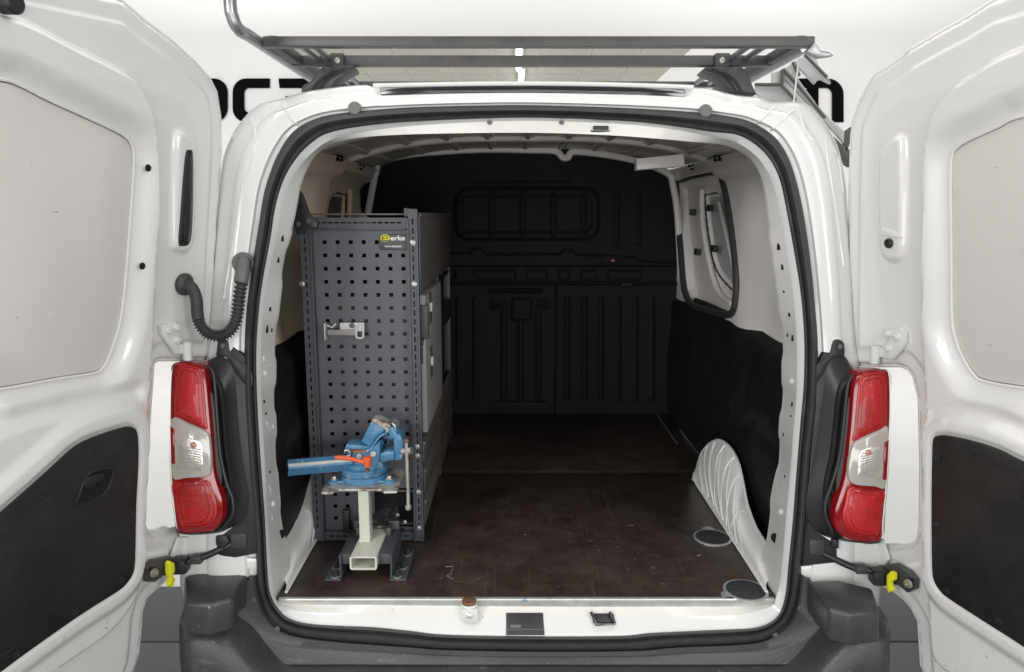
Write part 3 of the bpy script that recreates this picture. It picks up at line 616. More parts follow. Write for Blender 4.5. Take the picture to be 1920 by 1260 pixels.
# wheel arches
def arch(s, dx=0):
    nt, nr = 220, 36; V = []; F = []
    bl = [onZ(1440, 1112, ZF+.002), onZ(1400, 1050, ZF+.002), onZ(1352, 977, ZF+.002), onZ(1305, 905, ZF+.002)]
    bl = catmull(bl, 40, False)[:-1]; bl = np.array([bl[int(i)] for i in np.linspace(0, len(bl)-1, nt)])
    tp = catmull([(1462, 1085), (1448, 1052), (1437, 1020), (1418, 988), (1402, 945), (1394, 905), (1386, 870), (1372, 842), (1352, 825), (1333, 829), (1316, 848), (1306, 880), (1304, 904)], 12, False)
    tx = np.concatenate([np.linspace(.655, .665, 80), np.linspace(.665, .63, len(tp)-80)])
    t3 = np.array([onX(x, y, X) for (x, y), X in zip(tp, tx)]); t3 = np.array([t3[int(i)] for i in np.linspace(0, len(t3)-1, nt)])
    for i in range(nt):
        ph = i/nt; rib = .003*(max(0, math.sin(ph*70))**6)*sst(np.array([ph]), .33, .42)[0]
        for j in range(nr):
            t = j/(nr-1); p = bl[i]*(1-t)+t3[i]*t; bul = math.sin(t*math.pi)
            p = p+np.array([-.018, 0, .012])*bul + np.array([-1, 0, .4])*rib*(math.sin(min(1, t*1.15)*math.pi)**.4 if t < .87 else 0.2)
            V.append((s*(p[0]+dx), p[1], p[2]))
    for i in range(nt-1):
        for j in range(nr-1): F.append((i*nr+j, i*nr+j+1, (i+1)*nr+j+1, (i+1)*nr+j))
    o = mk('wheel_arch', V, F, 'arch', van, 60)
    VA = np.array(V)*np.array([s, 1, 1])-np.array([dx, 0, 0]); dep = (VA-CP) @ FW; pxs = 960+FOC*((VA-CP) @ RT)/dep; pys = 630-FOC*((VA-CP) @ UP)/dep
    for L_ in (((400, 520), (380, 400), (372, 300), (385, 262)), ((435, 545), (412, 420), (405, 280), (425, 225)), ((468, 600), (443, 450), (443, 280), (475, 200)), ((500, 660), (470, 560), (480, 350), (500, 265), (540, 210)), ((525, 690), (510, 580), (530, 390), (560, 325), (592, 290)), ((548, 720), (545, 620), (570, 490), (595, 435), (615, 405)), ((572, 735), (590, 680), (620, 640), (655, 620))):
        rp = []
        for x, y in catmull([(1200+a/3.36, 770+b_/3.36) for a, b_ in L_], 6, False):
            k = int(np.argmin((pxs-x)**2+(pys-y)**2)); rp.append(VA[k])
        rp = np.array(rp); rs_ = rp.copy()
        for _ in range(9): rs_[1:-1] = (rs_[:-2]+rs_[1:-1]*2+rs_[2:])/4
        B().tube([(s*(p[0]+dx), p[1], p[2]) for p in rs_], .0032, 8).build('arch_rib', 'arch', o)
    q = [(s*(p[0]-.004+dx), p[1], p[2]+.003) for p in bl[::4]]
    B().tube(q, .0045, 6).build('arch_flange', 'arch', o)
    q = [(s*(p[0]+dx), p[1], p[2]) for p in t3[::3]]
    B().tube(q, .0035, 6).build('arch_edge', 'paint', o)
arch(1); arch(-1, .045)
# floor boards
def floorquad(a, b_, c_, d_, name):
    return B().plate([np.array([*p, ZF]) for p in (a, b_, c_, d_)], (0, 0, 1), .009, .0012).build(name, 'ply', van)
fy = onZ(960, 885, ZF)[1]
floorquad((-.70, .002), (.70, .002), (.72, fy-.0015), (-.72, fy-.0015), 'floor_board')
floorquad((-.72, fy+.0015), (.72, fy+.0015), (.72, 1.80), (-.72, 1.80), 'floor_board')
B().tube([onZ(1232, 778, ZF+.001), onZ(1270, 832, ZF+.001)], .003, 6).build('floor_rail', 'plug', van)
# sill : strip, riser and slope
Ls = -.72; Rs = .70
prof = [(.006, ZF+.002), (-.004, ZF+.002), (-.0055, ZF-.001), (-.0055, ZF-.020), (-.004, ZF-.024)]
V = []; F = []
for i, (y, z) in enumerate(prof): V += [(onY(524, 1130, 0)[0], y, z), (onY(1452, 1130, 0)[0], y, z)]
F = [(2*i, 2*i+1, 2*i+3, 2*i+2) for i in range(len(prof)-1)]; mk('sill_strip', V, F, 'alu', van, 25)
nx = 160; rowsS = []
Sx = np.linspace(510, 1460, nx)
zin = np.interp(Sx, [510, 576, 629, 700, 770, 840, 1012, 1166, 1218, 1321, 1400, 1460], [1168, 1172, 1175, 1180, 1187, 1194, 1197, 1196, 1191, 1186, 1182, 1176])
for k, (yy_, Yd) in enumerate(((1146, -.002), (1149, -.003), (1152, -.010), (1158, -.016), (None, -.030), (None, -.04))):
    r_ = []
    for i, x in enumerate(Sx):
        yv = yy_ if yy_ else (zin[i]-(8 if k == 4 else -6))
        if yy_ and k >= 1: yv += 5*math.exp(-((x-985)/150)**4)
        dent = .008*(sst(np.array([abs(x-985)]), 62, 80)[0]) if k in (2, 3) else 0
        r_.append(onY(x, yv, Yd-dent*.5))
    rowsS.append(np.array(r_))
sill = ringloft('sill', rowsS, 'sill', van, closed=False, ang=50)
for px, py in ((665, 1151), (1290, 1158)):
    p = onY(px, py, -.016); stamp('sillplug', lambda: B().lathe([(.0085, -.004), (.0085, .0015), (.006, .002)], (0, 0, 0), seg=18), 'drain_plug', 'black', sill, p+np.array([0, -.004, .004]), (0, -.55, 1))
sA, sB = onY(985, 1149, -.022), onY(985, 1191, -.05); sn = np.cross((1, 0, 0), sB-sA); sn = -sn/np.linalg.norm(sn) if sn[1] > 0 else sn/np.linalg.norm(sn)
spf = lambda x, y, d=0: onP(x, y, sA+sn*d, sn)
plateP('striker_plate', [(949, 1149), (1018, 1149), (1021, 1191), (949, 1191)], spf, sn, .005, 'black', sill, .002)
plateP('striker_slot', rrect(957, 1171, 977, 1177, 3), lambda x, y: spf(x, y, .001), sn, .003, 'plug', sill, .0005)
B().tube([spf(951, 1180), spf(1019, 1180)], .0012, 6).build('striker_fold', 'plug', sill)
# hook striker
f_ = spf
plateP('door_striker', [(1110, 1150), (1150, 1150), (1155, 1168), (1112, 1168)], f_, sn, .006, 'black', sill, .002)
B().tube([spf(1108, 1147, .006), spf(1118, 1171, .006), spf(1152, 1170, .006), spf(1143, 1147, .006)], .004, 8).build('striker_loop', 'gloss', sill)
# roller stop
p = onY(880, 1132, -.004)
rs = B().lathe([(.019, -.03), (.0205, -.028), (.0205, .005), (.019, .007)], (p[0], p[1]-.012, p[2]+.002), (0, 0, 1)).build('roller_bracket', 'paint', sill)
B().lathe([(.0185, .0), (.0185, .006), (.017, .008)], (p[0], p[1]-.012, p[2]+.0095), (0, 0, 1)).build('roller_cap', 'rust', sill)
plateP('bracket_face', [(866, 1143), (896, 1143), (896, 1166), (884, 1172), (868, 1165)], lambda x, y: onY(x, y, -.042), (0, -1, 0), .02, 'paint', sill, .002)
stamp('boltbig', bolt_b(.007, .005), 'bolt', 'steelb', sill, onY(880, 1153, -.042), (0, -1, .3))
# non-slip discs over the tie-down pans
for px, py in ((1336, 1009), (1398, 1108)):
    p = onZ(px, py, ZF)
    d_ = B().lathe([(.058, .0), (.058, .003), (.054, .0045), (.05, .0035)], p, seg=40).build('tie_down_ring', 'alu', van)
    B().lathe([(.0505, .001), (.0505, .0045), (.049, .005)], p, seg=40).build('grit_disc', 'grit', d_)
    B().lathe([(.02, .0), (.02, .0015), (.019, .002)], onZ(px-32 if py > 1050 else px-8, py+(8 if py > 1050 else -16), ZF), seg=24).build('disc_tab', 'alu', d_)
# old hook hole marks in the floor
B().tube([onZ(835, 1063, ZF), onZ(850, 1062, ZF), onZ(846, 1076, ZF), onZ(838, 1080, ZF), onZ(850, 1086, ZF)], .002, 6).build('floor_clip', 'plug', van)
# latch loop and plugs in the header
B().tube([rear(x, y, -.02) for x, y in catmull(rrect(1106, 229, 1146, 246, 5, 2), 2)], .0045, 8, closed=True).build('header_latch', 'black', van)
B().box(rear(1112, 244, -.012)-np.array([0, .004, 0]), rear(1141, 236, -.012), .002).build('header_latch_plate', 'black', van)
for px in (918, 1053): stamp('hp', disc(.006, .002), 'header_plug', 'plug', van, rear(px, 229, -.01), RN)
# ================================================================== doors
def make_door(s, A, Bp, a_deg, outline, ext, Wp, C1, Bl, screws, boss, Kp):
    a = math.radians(a_deg); D = np.array([s*math.sin(a), -math.cos(a), 0]); 
    Vd = A-Bp; Vd /= np.linalg.norm(Vd); N_ = np.cross(D, Vd); N_ /= np.linalg.norm(N_)
    if N_[0]*s > 0: N_ = -N_
    Vv = np.cross(N_, D); Vv /= np.linalg.norm(Vv)
    if Vv[2] < 0: Vv = -Vv
    fr = (A, D, Vv, N_)
    def uv(px, py, d=0): p = onP(px, py, A+N_*d, N_)-A; return (p @ D, p @ Vv)
    def P3(px, py, d=0): return onP(px, py, A+N_*d, N_)
    U = lambda L_, d=0: np.array([uv(*p, d) for p in L_])
    # free edge at 0.66 m beyond the hinge side: extend the seen outline out of the frame
    ol = list(U(outline, -.010)); ol += [np.array(e) for e in ext['outline']]; ol = np.array(ol)
    W = np.concatenate([U(Wp, .006), ext['W']]); W = catmull(W, 4)
    C = catmull(np.concatenate([U(C1, .012), ext['C1']]), 4); Bp_ = catmull(U(Bl+ext['B'], .041), 3)
    Bo = U(boss) ; Bo = catmull(Bo, 4); K = U(ext['K']+Kp, .03) if s < 0 else U(Kp+ext['K'][::-1], .03)
    def h(Q):
        sw = -sdist(Q, W)[0]; sc = sdist(Q, C)[0]; sb = -sdist(Q, Bp_)[0]; so = sdist(Q, ol)[0]
        inner = sst(sc, -.004, .014)
        hh = .026*inner
        hh -= .022*(1-sst(sw, .004, .055))*inner
        k = segd(Q, K)
        hh += .013*(1-sst(sb, .030, .06))*inner-.009*(1-sst(sb, .0, .012))
        hh -= .014*(1-sst(k, 0, .03))*(sb > .03)*inner
        hh += .013*sst(sdist(Q, Bo)[0], 0, .014)
        hh -= .010*(1-sst(so, .002, .010))
        hh -= .006*(1-sst(so, .040, .049))*(1-inner)
        return hh
    shell = relief('rear_door', fr, ol, h, .0055, 'door_paint', van, .035, holes=[W])
    # window blank: outer skin pressed flat, a gap wide behind
    wp = [A+D*p[0]+Vv*p[1]-N_*.008 for p in W]
    c0 = np.mean(wp, 0); wp2 = [c0+(q-c0)*.991+N_*.009 for q in wp]
    B().plate(wp2, N_, .004, .001).build('window_blank', 'skin', shell)
    B().plate([c0+(q-c0)*1.01-N_*.004 for q in wp], N_, .003, 0).build('window_backing', 'hole', shell)
    wl = [c0+(q-c0)*1.006+N_*.0115 for q in wp]
    B().tube(wl, .0034, 8, closed=True).build('window_lip', 'door_paint', shell)
    oq = []
    for i in range(len(ol)):
        a_, b_ = ol[i], ol[(i+1) % len(ol)]; m_ = max(1, int(np.hypot(*(b_-a_))/.02))
        oq += [a_+(b_-a_)*k/m_ for k in range(m_)]
    oq = np.array(oq); hq = h(oq); B().tube([A+D*p[0]+Vv*p[1]+N_*(e-.002) for p, e in zip(oq, hq)], .0048, 8, closed=True).build('door_hem', 'door_paint', shell)
    # outer skin
    so_ = [A+D*p[0]+Vv*p[1]-N_*.04 for p in ol]
    B().plate([q for q in so_], -N_, .006, 0).build('outer_skin', 'paint', shell) if s else None
    hB = .041; bp3 = [A+D*p[0]+Vv*p[1]+N_*hB for p in Bp_]
    pan = B().plate(bp3, N_, .005, .0012).build('trim_panel', 'trimpanel', shell)
    for px, py in screws: stamp('cap', screwcap(.0085), 'screw_cap', 'black', shell, P3(px, py, hB), N_)
    return shell, P3, N_, D, Vv, uv
AL = rear(412, 400); BL_ = rear(338, 1040)
extL = {'outline': [(.70, -1.05), (.70, .30), (.62, .40)], 'W': np.array([(.60, -.30), (.60, .17)]), 'C1': np.array([(.66, -.95), (.66, .28)]), 'B': [(-120, 1350), (-200, 1400), (-200, 1160), (-100, 1055)], 'K': [(-200, 960), (-120, 880)]}
outlL = [(366, 114), (396, 147), (409, 173), (416, 218), (417, 284), (410, 406), (404, 508), (401, 599), (401, 650), (399, 668), (388, 674), (330, 675), (300, 675), (291, 682), (288, 722), (279, 849), (274, 925), (273, 985), (279, 997), (290, 1003), (310, 998), (330, 992), (338, 997), (338, 1040), (333, 1068), (318, 1085), (295, 1105), (277, 1122), (269, 1148), (267, 1179), (262, 1229), (240, 1290)]
outlL = [(231, 0), (274, 38), (325, 76)]+outlL
WL = [(0, 150), (102, 193), (203, 239), (236, 257), (249, 275), (252, 310), (244, 432), (236, 533), (229, 589), (221, 625), (205, 670), (193, 690), (178, 699), (102, 711), (0, 729)]
C1L = [(0, 22), (140, 85), (225, 128), (255, 149), (277, 188), (291, 239), (297, 290), (299, 406), (292, 508), (288, 620), (279, 740), (272, 850), (266, 960), (263, 1060), (254, 1120), (200, 1190), (100, 1260), (0, 1330)]
BLp = [(0, 965), (51, 920), (102, 874), (142, 838), (178, 820), (229, 803), (248, 801), (257, 809), (260, 830), (260, 874), (256, 950), (254, 1052), (249, 1078), (240, 1092), (223, 1108), (152, 1153), (51, 1224), (0, 1262)]
bossL = [(322, 255), (334, 240), (347, 245), (362, 262), (366, 300), (364, 420), (358, 462), (345, 476), (325, 472), (316, 455), (318, 350)]
KL = [(0, 800), (60, 780), (150, 757), (230, 740), (262, 735)]
dl, PL, NL, DL, VL, uvL = make_door(-1, AL, BL_, 20, outlL, extL, WL, C1L, BLp, [(180, 841), (249, 840), (74, 930), (247, 962), (228, 1090), (141, 1148), (31, 1228)], bossL, KL)
dl['label'] = 'open rear door to the left, warm white, with a pull recess in its black panel'
AR = rear(1590, 400); BR_ = rear(1650, 1040)
extR = {'outline': [(.70, -1.10), (.70, .34), (.62, .42)], 'W': np.array([(.60, -.32), (.60, .18)]), 'C1': np.array([(.66, -.98), (.66, .30)]), 'B': [(2030, 1290), (2120, 1350), (2120, 970), (2020, 912)], 'K': [(2100, 920), (2000, 850)]}
outlR = [(1860, 0), (1814, 30), (1763, 58), (1702, 94), (1687, 109), (1655, 130), (1636, 142), (1626, 157), (1611, 188), (1598, 223), (1593, 254), (1590, 356), (1589, 508), (1588, 640), (1588, 674), (1596, 684), (1640, 686), (1685, 686), (1700, 692), (1710, 706), (1720, 747), (1723, 874), (1722, 985), (1718, 1012), (1708, 1022), (1680, 1027), (1655, 1024), (1640, 1024), (1632, 1040), (1634, 1075), (1650, 1098), (1674, 1110), (1693, 1125), (1705, 1139), (1719, 1165), (1722, 1216), (1724, 1247), (1745, 1300)]
WR = [(1920, 218), (1865, 241), (1814, 264), (1794, 277), (1784, 292), (1781, 330), (1782, 457), (1783, 589), (1789, 630), (1803, 668), (1824, 701), (1845, 714), (1920, 727)]
C1R = [(1920, 85), (1814, 143), (1787, 160), (1753, 203), (1738, 254), (1730, 305), (1728, 457), (1728, 584), (1729, 645), (1734, 722), (1737, 800), (1737, 925), (1737, 1077), (1742, 1140), (1755, 1240), (1850, 1300), (1920, 1340)]
BRp = [(1920, 868), (1870, 843), (1824, 828), (1779, 818), (1760, 817), (1749, 824), (1747, 864), (1746, 950), (1747, 1060), (1751, 1090), (1762, 1108), (1779, 1123), (1845, 1166), (1920, 1214)]
bossR = [(1650, 300), (1660, 270), (1680, 251), (1696, 252), (1704, 270), (1704, 440), (1698, 482), (1682, 494), (1664, 488), (1652, 470), (1649, 400)]
KR = [(1745, 780), (1800, 770), (1860, 785), (1920, 810)]
dr, PR, NR, DR, VR, uvR = make_door(1, AR, BR_, 20, outlR, extR, WR, C1R, BRp, [(1757, 857), (1822, 847), (1757, 982), (1776, 1108), (1872, 1164)], bossR, KR)
dr['label'] = 'open rear door to the right, bright white, scratched along its lower edge'
# left door fittings
plateP('side_lamp', catmull([(350, 286), (357, 281), (363, 287), (364, 340), (362, 420), (357, 456), (344, 462), (336, 455), (340, 400), (345, 330)], 3), lambda x, y: PL(x, y, .016), NL, .014, 'gloss', dl, .003)
plateP('side_lamp_lens', catmull([(353, 295), (357, 290), (360, 300), (359, 400), (354, 447), (346, 450), (347, 400)], 3), lambda x, y: PL(x, y, .018), NL, .01, 'black', dl, .002)
for px, py in ((278, 315), (267, 499)): stamp('hh', disc(.0075, .001), 'panel_hole', 'hole', dl, PL(px, py, .024), NL)
# pull recess in the black panel: rim, pocket and finger bar
Hn = .0425
rim = [(143, 944), (150, 925), (162, 893), (180, 882), (207, 877), (213, 884), (205, 910), (192, 928), (168, 940)]
q = catmull(rim, 4); B().tube([PL(x, y, Hn) for x, y in q], .003, 8, closed=True).build('pull_rim', 'black', dl)
plateP('pull_pocket', q, lambda x, y: PL(x, y, Hn-.001), NL, .002, 'hole', dl, 0)
plateP('pull_bar', catmull([(160, 912), (163, 898), (180, 890), (196, 888), (197, 898), (182, 906), (166, 917)], 3), lambda x, y: PL(x, y, Hn+.006), NL, .008, 'black', dl, .003)
B().lathe([(.018, -.01), (.018, .018), (.014, .022)], PL(14, 6, .02), NL, 20).build('door_buffer', 'black', dl)
# right door fittings
B().lathe([(.0115, -.012), (.0115, .003), (.009, .006), (.003, .004)], PR(1667, 456, .014), NR, 20).build('round_plug', 'black', dr)
plateP('boss_ledge', [(1651, 428), (1680, 436), (1690, 446), (1660, 444), (1650, 440)], lambda x, y: PR(x, y, .016), NR, .006, 'door_paint', dr, .002)
# hinges: bent plate, three bolts and a knuckle
def hinge(Pf, Nn, par, pts, bolts, knuck, dd=.012):
    h_ = plateP('hinge', pts, lambda x, y: Pf(x, y, dd), Nn, .010, 'paint', par, .003)
    for x, y in bolts: stamp('hb', bolt_b(.0075, .007), 'hinge_bolt', 'paint', par, Pf(x, y, dd), Nn)
    B().tube([Pf(*knuck[0], dd+.004), Pf(*knuck[1], dd+.004)], .011, 14).build('hinge_knuckle', 'paint', par)
hinge(PL, NL, dl, [(302, 610), (330, 603), (337, 612), (340, 630), (336, 645), (360, 645), (360, 664), (330, 664), (322, 650), (304, 628)], [(316, 620), (331, 614), (332, 638)], [(351, 640), (352, 674)])
hinge(PR, NR, dr, [(1657, 620), (1685, 614), (1696, 622), (1697, 640), (1690, 655), (1672, 674), (1650, 670), (1634, 672), (1634, 654), (1655, 650), (1660, 640)], [(1665, 627), (1681, 632), (1665, 653)], [(1641, 650), (1640, 680)])
hinge(PL, NL, dl, [(322, 1050), (338, 1008), (350, 1012), (345, 1060), (330, 1068)], [(352, 1028)], [(350, 1005), (345, 1045)])
hinge(PR, NR, dr, [(1640, 1010), (1652, 1012), (1664, 1050), (1655, 1066), (1640, 1060)], [(1632, 1028)], [(1628, 1005), (1634, 1045)])

# check straps with yellow hooks
def strap(Pf, Nn, par, arm, br, hook, bolt, end, Dv):
    a = B(); q = catmull(arm, 6, False); n = len(q)
    P = []
    for i, (x, y) in enumerate(q):
        t = i/(n-1); P.append(onP(x, y, rear(*arm[0], .01)*(1-t)+Pf(*arm[-1], .03)*t, RN))
    a.tube(P, .0085, 8); o = a.build('check_strap', 'black', van)
    plateP('strap_bracket', br, lambda x, y: Pf(x, y, .024), Nn, .016, 'rack', o, .004)
    plateP('strap_slot', [(bolt[0]+(x-bolt[0])*.6, bolt[1]+(y-bolt[1])*.8) for x, y in rrect(bolt[0]-13, bolt[1]-13, bolt[0]+13, bolt[1]+13, 6)], lambda x, y: Pf(x, y, .026), Nn, .004, 'hole', o, .001)
    stamp('sb', bolt_b(.009, .007), 'strap_bolt', 'steelb', o, Pf(*bolt, .027), Nn)
    plateP('release_hook', hook, lambda x, y: Pf(x, y, .05), Nn, .012, 'yellow', o, .003)
    m_ = P[int(n*.62)]; B().box(m_-np.array([.014, .012, .010]), m_+np.array([.014, .012, .010]), .004).build('strap_stop', 'rack', o)
    m_ = P[-2]; B().box(m_-np.array([.03, .018, .018]), m_+np.array([.02, .018, .018]), .005).build('strap_housing', 'black', o)
strap(PL, NL, dl, [(452, 1012), (420, 1027), (385, 1043), (355, 1052), (335, 1060)], [(277, 1068), (290, 1052), (325, 1045), (350, 1050), (352, 1068), (338, 1078), (308, 1080), (292, 1092), (278, 1092)],
      [(317, 1058), (321, 1053), (328, 1056), (329, 1070), (325, 1080), (330, 1086), (325, 1102), (317, 1098), (321, 1085), (317, 1075)], (288, 1074), None, DL)
strap(PR, NR, dr, [(1525, 1028), (1560, 1046), (1600, 1064), (1625, 1068), (1660, 1082)], [(1640, 1062), (1675, 1058), (1700, 1072), (1714, 1088), (1713, 1106), (1700, 1112), (1684, 1098), (1650, 1094), (1640, 1086)],
      [(1662, 1078), (1668, 1072), (1675, 1076), (1675, 1088), (1668, 1092), (1668, 1100), (1672, 1108), (1664, 1112), (1661, 1098)], (1704, 1094), None, DR)
# corrugated cable conduit on the left
fl = B().lathe([(.026, -.003), (.026, .004), (.020, .009), (.016, .012)], PL(346, 533, .006), NL, 24).build('conduit_grommet', 'rubber', van)
path_px = [(348, 534), (360, 540), (368, 560), (370, 585), (374, 605), (384, 620), (398, 628), (415, 629), (430, 621), (441, 604), (446, 580), (449, 553), (454, 525), (460, 500), (463, 488)]
q = catmull(path_px, 14, False); n = len(q); P = []; R_ = []
e0 = PL(348, 534, .012)[1]; e1 = rear(463, 488, .02)[1]
for i, (x, y) in enumerate(q):
    t = i/(n-1); Yb = e0*(1-t)+e1*t-.03*math.sin(t*math.pi); P.append(onY(x, y, Yb))
    corr = .26 < t < .86
    R_.append(.0125+((.0026 if i % 4 in (0, 1) else -.0022) if corr else .0012))
B().tube(P, R_, 16).build('cable_conduit', 'rubber', fl)
B().lathe([(.026, -.003), (.026, .004), (.020, .012), (.017, .02)], rear(456, 493, .02), RN, 24).build('conduit_cap', 'plug', van)
B().tube([rear(457, 486, .03), rear(455, 512, .04), rear(451, 530, .045)], .0165, 14).build('conduit_sleeve', 'plug', van)

# ================================================================== tail lights and trims
def mir(L): return L
def lampset(s, housing, front, red_top, clear, red_bot, refl, bulb, side_red, tab, groove):
    hs = catmull(housing, 4); fr_ = catmull(front, 4)
    n = 120
    def rs(L):
        L = np.array(L); d = np.hypot(*(np.roll(L, -1, 0)-L).T); c_ = np.concatenate([[0], np.cumsum(d)]); t = np.linspace(0, c_[-1], n, endpoint=False)
        LL = np.vstack([L, L[:1]]); return np.stack([np.interp(t, c_, LL[:, 0]), np.interp(t, c_, LL[:, 1])], 1)
    cen = np.mean(fr_, 0)
    def byang(L):
        L = rs(L); an = np.mod(np.arctan2((L[:, 1]-cen[1])/3.2, L[:, 0]-cen[0]), 2*math.pi); o = np.argsort(an); L = L[o]; an = an[o]
        th = np.linspace(0, 2*math.pi, n, endpoint=False); ax = np.concatenate([an-2*math.pi, an, an+2*math.pi])
        return np.stack([np.interp(th, ax, np.tile(L[:, 0], 3)), np.interp(th, ax, np.tile(L[:, 1], 3))], 1)
    H, Fq = byang(hs), byang(fr_)
    rows = [np.array([rear(x, y, .0) for x, y in H]), np.array([rear(x, y, .018) for x, y in H])]
    for t, d in ((.15, .026), (.42, .040), (.48, .050), (.52, .053), (.60, .052), (.64, .044), (.68, .044), (.76, .058), (.86, .062), (.97, .062), (1.0, .056)): rows.append(np.array([rear(x, y, d) for x, y in H*(1-t)+Fq*t]))
    hsg = ringloft('tail_light_housing', rows, 'black', van, ang=45)
    # lamp body
    tl = B().plate([rear(x, y, .078) for x, y in Fq], RN, .06, .008).build('tail_light', 'red', van)
    for L_, mm, d, nm in ((red_top, 'redin', .081, 'red_lens'), (red_bot, 'redin', .081, 'red_lens'), (clear, 'clear', .087, 'clear_lens'), (refl, 'refl', .089, 'reflector')):
        B().plate([rear(x, y, d) for x, y in catmull(L_, 4)], RN, .012, .004 if nm != 'reflector' else .002).build(nm, mm, tl)
    for L_ in (red_top, red_bot):
        cc = np.mean(np.array(L_), 0)
        for k_ in (.86, .62):
            q = [cc+(v-cc)*np.array([k_, .5+.5*k_]) for v in catmull(L_, 4)]
            B().tube([rear(x, y, .0805) for x, y in q], .0011, 6, closed=True).build('lens_rib', 'redline', tl)
    p = rear(*bulb, .0885); B().lathe([(.004, -.002), (.0075, .001), (.007, .003), (.003, .0045), (.001, .005)], p, RN, 14).build('indicator_bulb', 'amber', tl)
    for k in range(9):
        f = k/8; x0 = min(x for x, y in refl)+4; x1 = max(x for x, y in refl)-4; y0 = min(y for x, y in refl)+14; y = y0+f*38
        B().tube([rear(x0, y, .092), rear(x1, y+s*-1*8, .092)], .0009, 5).build('lens_rib', 'clear', tl)
    if side_red: B().plate([rear(x, y, .09) for x, y in side_red], RN, .01, .001).build('lens_edge', 'red', tl)
    q = catmull(groove, 5, False); B().tube([rear(x, y, .060) for x, y in q], .0045, 8).build('housing_rib', 'black', hsg)
    tb = B().plate([rear(x, y, .022) for x, y in catmull(tab, 3)], RN, .02, .004).build('housing_tab', 'black', hsg)
    return tl
Lh = [(352, 690), (375, 683), (408, 668), (425, 668), (440, 690), (447, 760), (453, 830), (462, 890), (470, 925), (468, 950), (455, 975), (432, 990), (405, 1000), (340, 1000), (326, 960), (318, 850), (318, 720), (325, 690)]
Lf = [(321, 690), (330, 679), (360, 680), (377, 686), (385, 700), (391, 760), (397, 830), (402, 890), (415, 930), (419, 955), (414, 980), (400, 996), (370, 1000), (334, 999), (326, 965), (319, 890), (317, 800), (318, 720)]
t1 = lampset(-1, Lh, Lf, [(333, 684), (355, 685), (374, 691), (380, 710), (386, 780), (387, 806), (365, 796), (334, 783), (325, 776), (326, 720)],
        [(320, 786), (355, 796), (383, 808), (392, 824), (395, 880), (386, 894), (350, 897), (324, 898), (321, 860)],
        [(322, 905), (350, 903), (388, 901), (400, 925), (407, 950), (404, 972), (390, 985), (345, 990), (336, 980), (326, 945)],
        [(330, 830), (345, 822), (360, 822), (378, 832), (380, 860), (378, 876), (350, 879), (330, 877)], (363, 834),
        [(319, 800), (326, 805), (327, 870), (321, 870)], [(405, 660), (408, 640), (418, 634), (428, 640), (434, 665), (470, 690), (470, 730), (440, 700), (425, 672), (405, 668)],
        [(384, 688), (400, 700), (407, 780), (413, 850), (425, 905), (436, 935), (436, 965), (420, 988)])
t1['label'] = 'red and clear tail light beside the open door to the left'
Rh = [(1636, 694), (1600, 692), (1585, 668), (1560, 668), (1548, 690), (1540, 760), (1530, 850), (1516, 905), (1511, 950), (1516, 975), (1535, 1000), (1570, 1012), (1600, 1017), (1652, 1016), (1660, 960), (1668, 850), (1671, 740), (1668, 695)]
Rf = [(1669, 700), (1660, 694), (1625, 694), (1609, 700), (1602, 720), (1596, 790), (1590, 850), (1583, 900), (1570, 940), (1564, 965), (1567, 990), (1582, 1008), (1605, 1016), (1652, 1015), (1657, 980), (1664, 900), (1670, 800), (1671, 740)]
t2 = lampset(1, Rh, Rf, [(1662, 700), (1630, 700), (1614, 706), (1609, 730), (1603, 800), (1600, 828), (1625, 818), (1655, 806), (1665, 796), (1665, 740)],
        [(1667, 803), (1650, 807), (1620, 820), (1603, 831), (1596, 848), (1591, 888), (1600, 908), (1640, 913), (1661, 915), (1665, 870)],
        [(1660, 922), (1630, 920), (1594, 914), (1585, 945), (1580, 970), (1588, 990), (1605, 1002), (1640, 1006), (1650, 998), (1655, 960)],
        [(1655, 845), (1640, 838), (1625, 840), (1611, 850), (1609, 880), (1611, 893), (1635, 897), (1655, 896)], (1628, 848),
        [(1659, 830), (1667, 826), (1663, 900), (1656, 900)], [(1584, 670), (1584, 645), (1573, 636), (1562, 640), (1555, 665), (1530, 685), (1525, 730), (1545, 700), (1562, 672), (1580, 672)],
        [(1604, 700), (1590, 720), (1582, 790), (1573, 860), (1560, 905), (1548, 940), (1548, 965), (1560, 995)])
t2['label'] = 'red and clear tail light beside the open door to the right'
for px, py in ((418, 648), (1575, 650)): stamp('tb', bolt_b(.005, .003), 'tab_screw', 'plug', van, rear(px, py, .026), RN)
# black trims between seal and lamp, with gasket plate
plateP('pillar_trim', [(425, 668), (437, 650), (459, 668), (462, 760), (468, 850), (478, 960), (482, 1038), (440, 1046), (408, 1042), (402, 1010), (420, 1000), (440, 985), (455, 960), (440, 800)], lambda x, y: rear(x, y, .020), RN, .014, 'black', van, .003)
plateP('pillar_trim', [(1562, 662), (1545, 660), (1530, 690), (1530, 760), (1520, 860), (1513, 950), (1504, 1062), (1570, 1055), (1570, 1022), (1535, 1000), (1515, 975), (1545, 800)], lambda x, y: rear(x, y, .020), RN, .014, 'black', van, .003)
for pts in ([(432, 1000), (462, 1000), (462, 1030), (432, 1028)], [(1518, 1012), (1546, 1012), (1546, 1042), (1518, 1040)]):
    plateP('strap_gasket', pts, lambda x, y: rear(x, y, .024), RN, .006, 'rubber', van, .003)
for pts in ([(404, 1006), (424, 1004), (430, 1016), (418, 1030), (404, 1022)], [(1562, 1010), (1574, 1014), (1573, 1030), (1560, 1026)]):
    plateP('lamp_clip', pts, lambda x, y: rear(x, y, .03), RN, .012, 'black', van, .003)
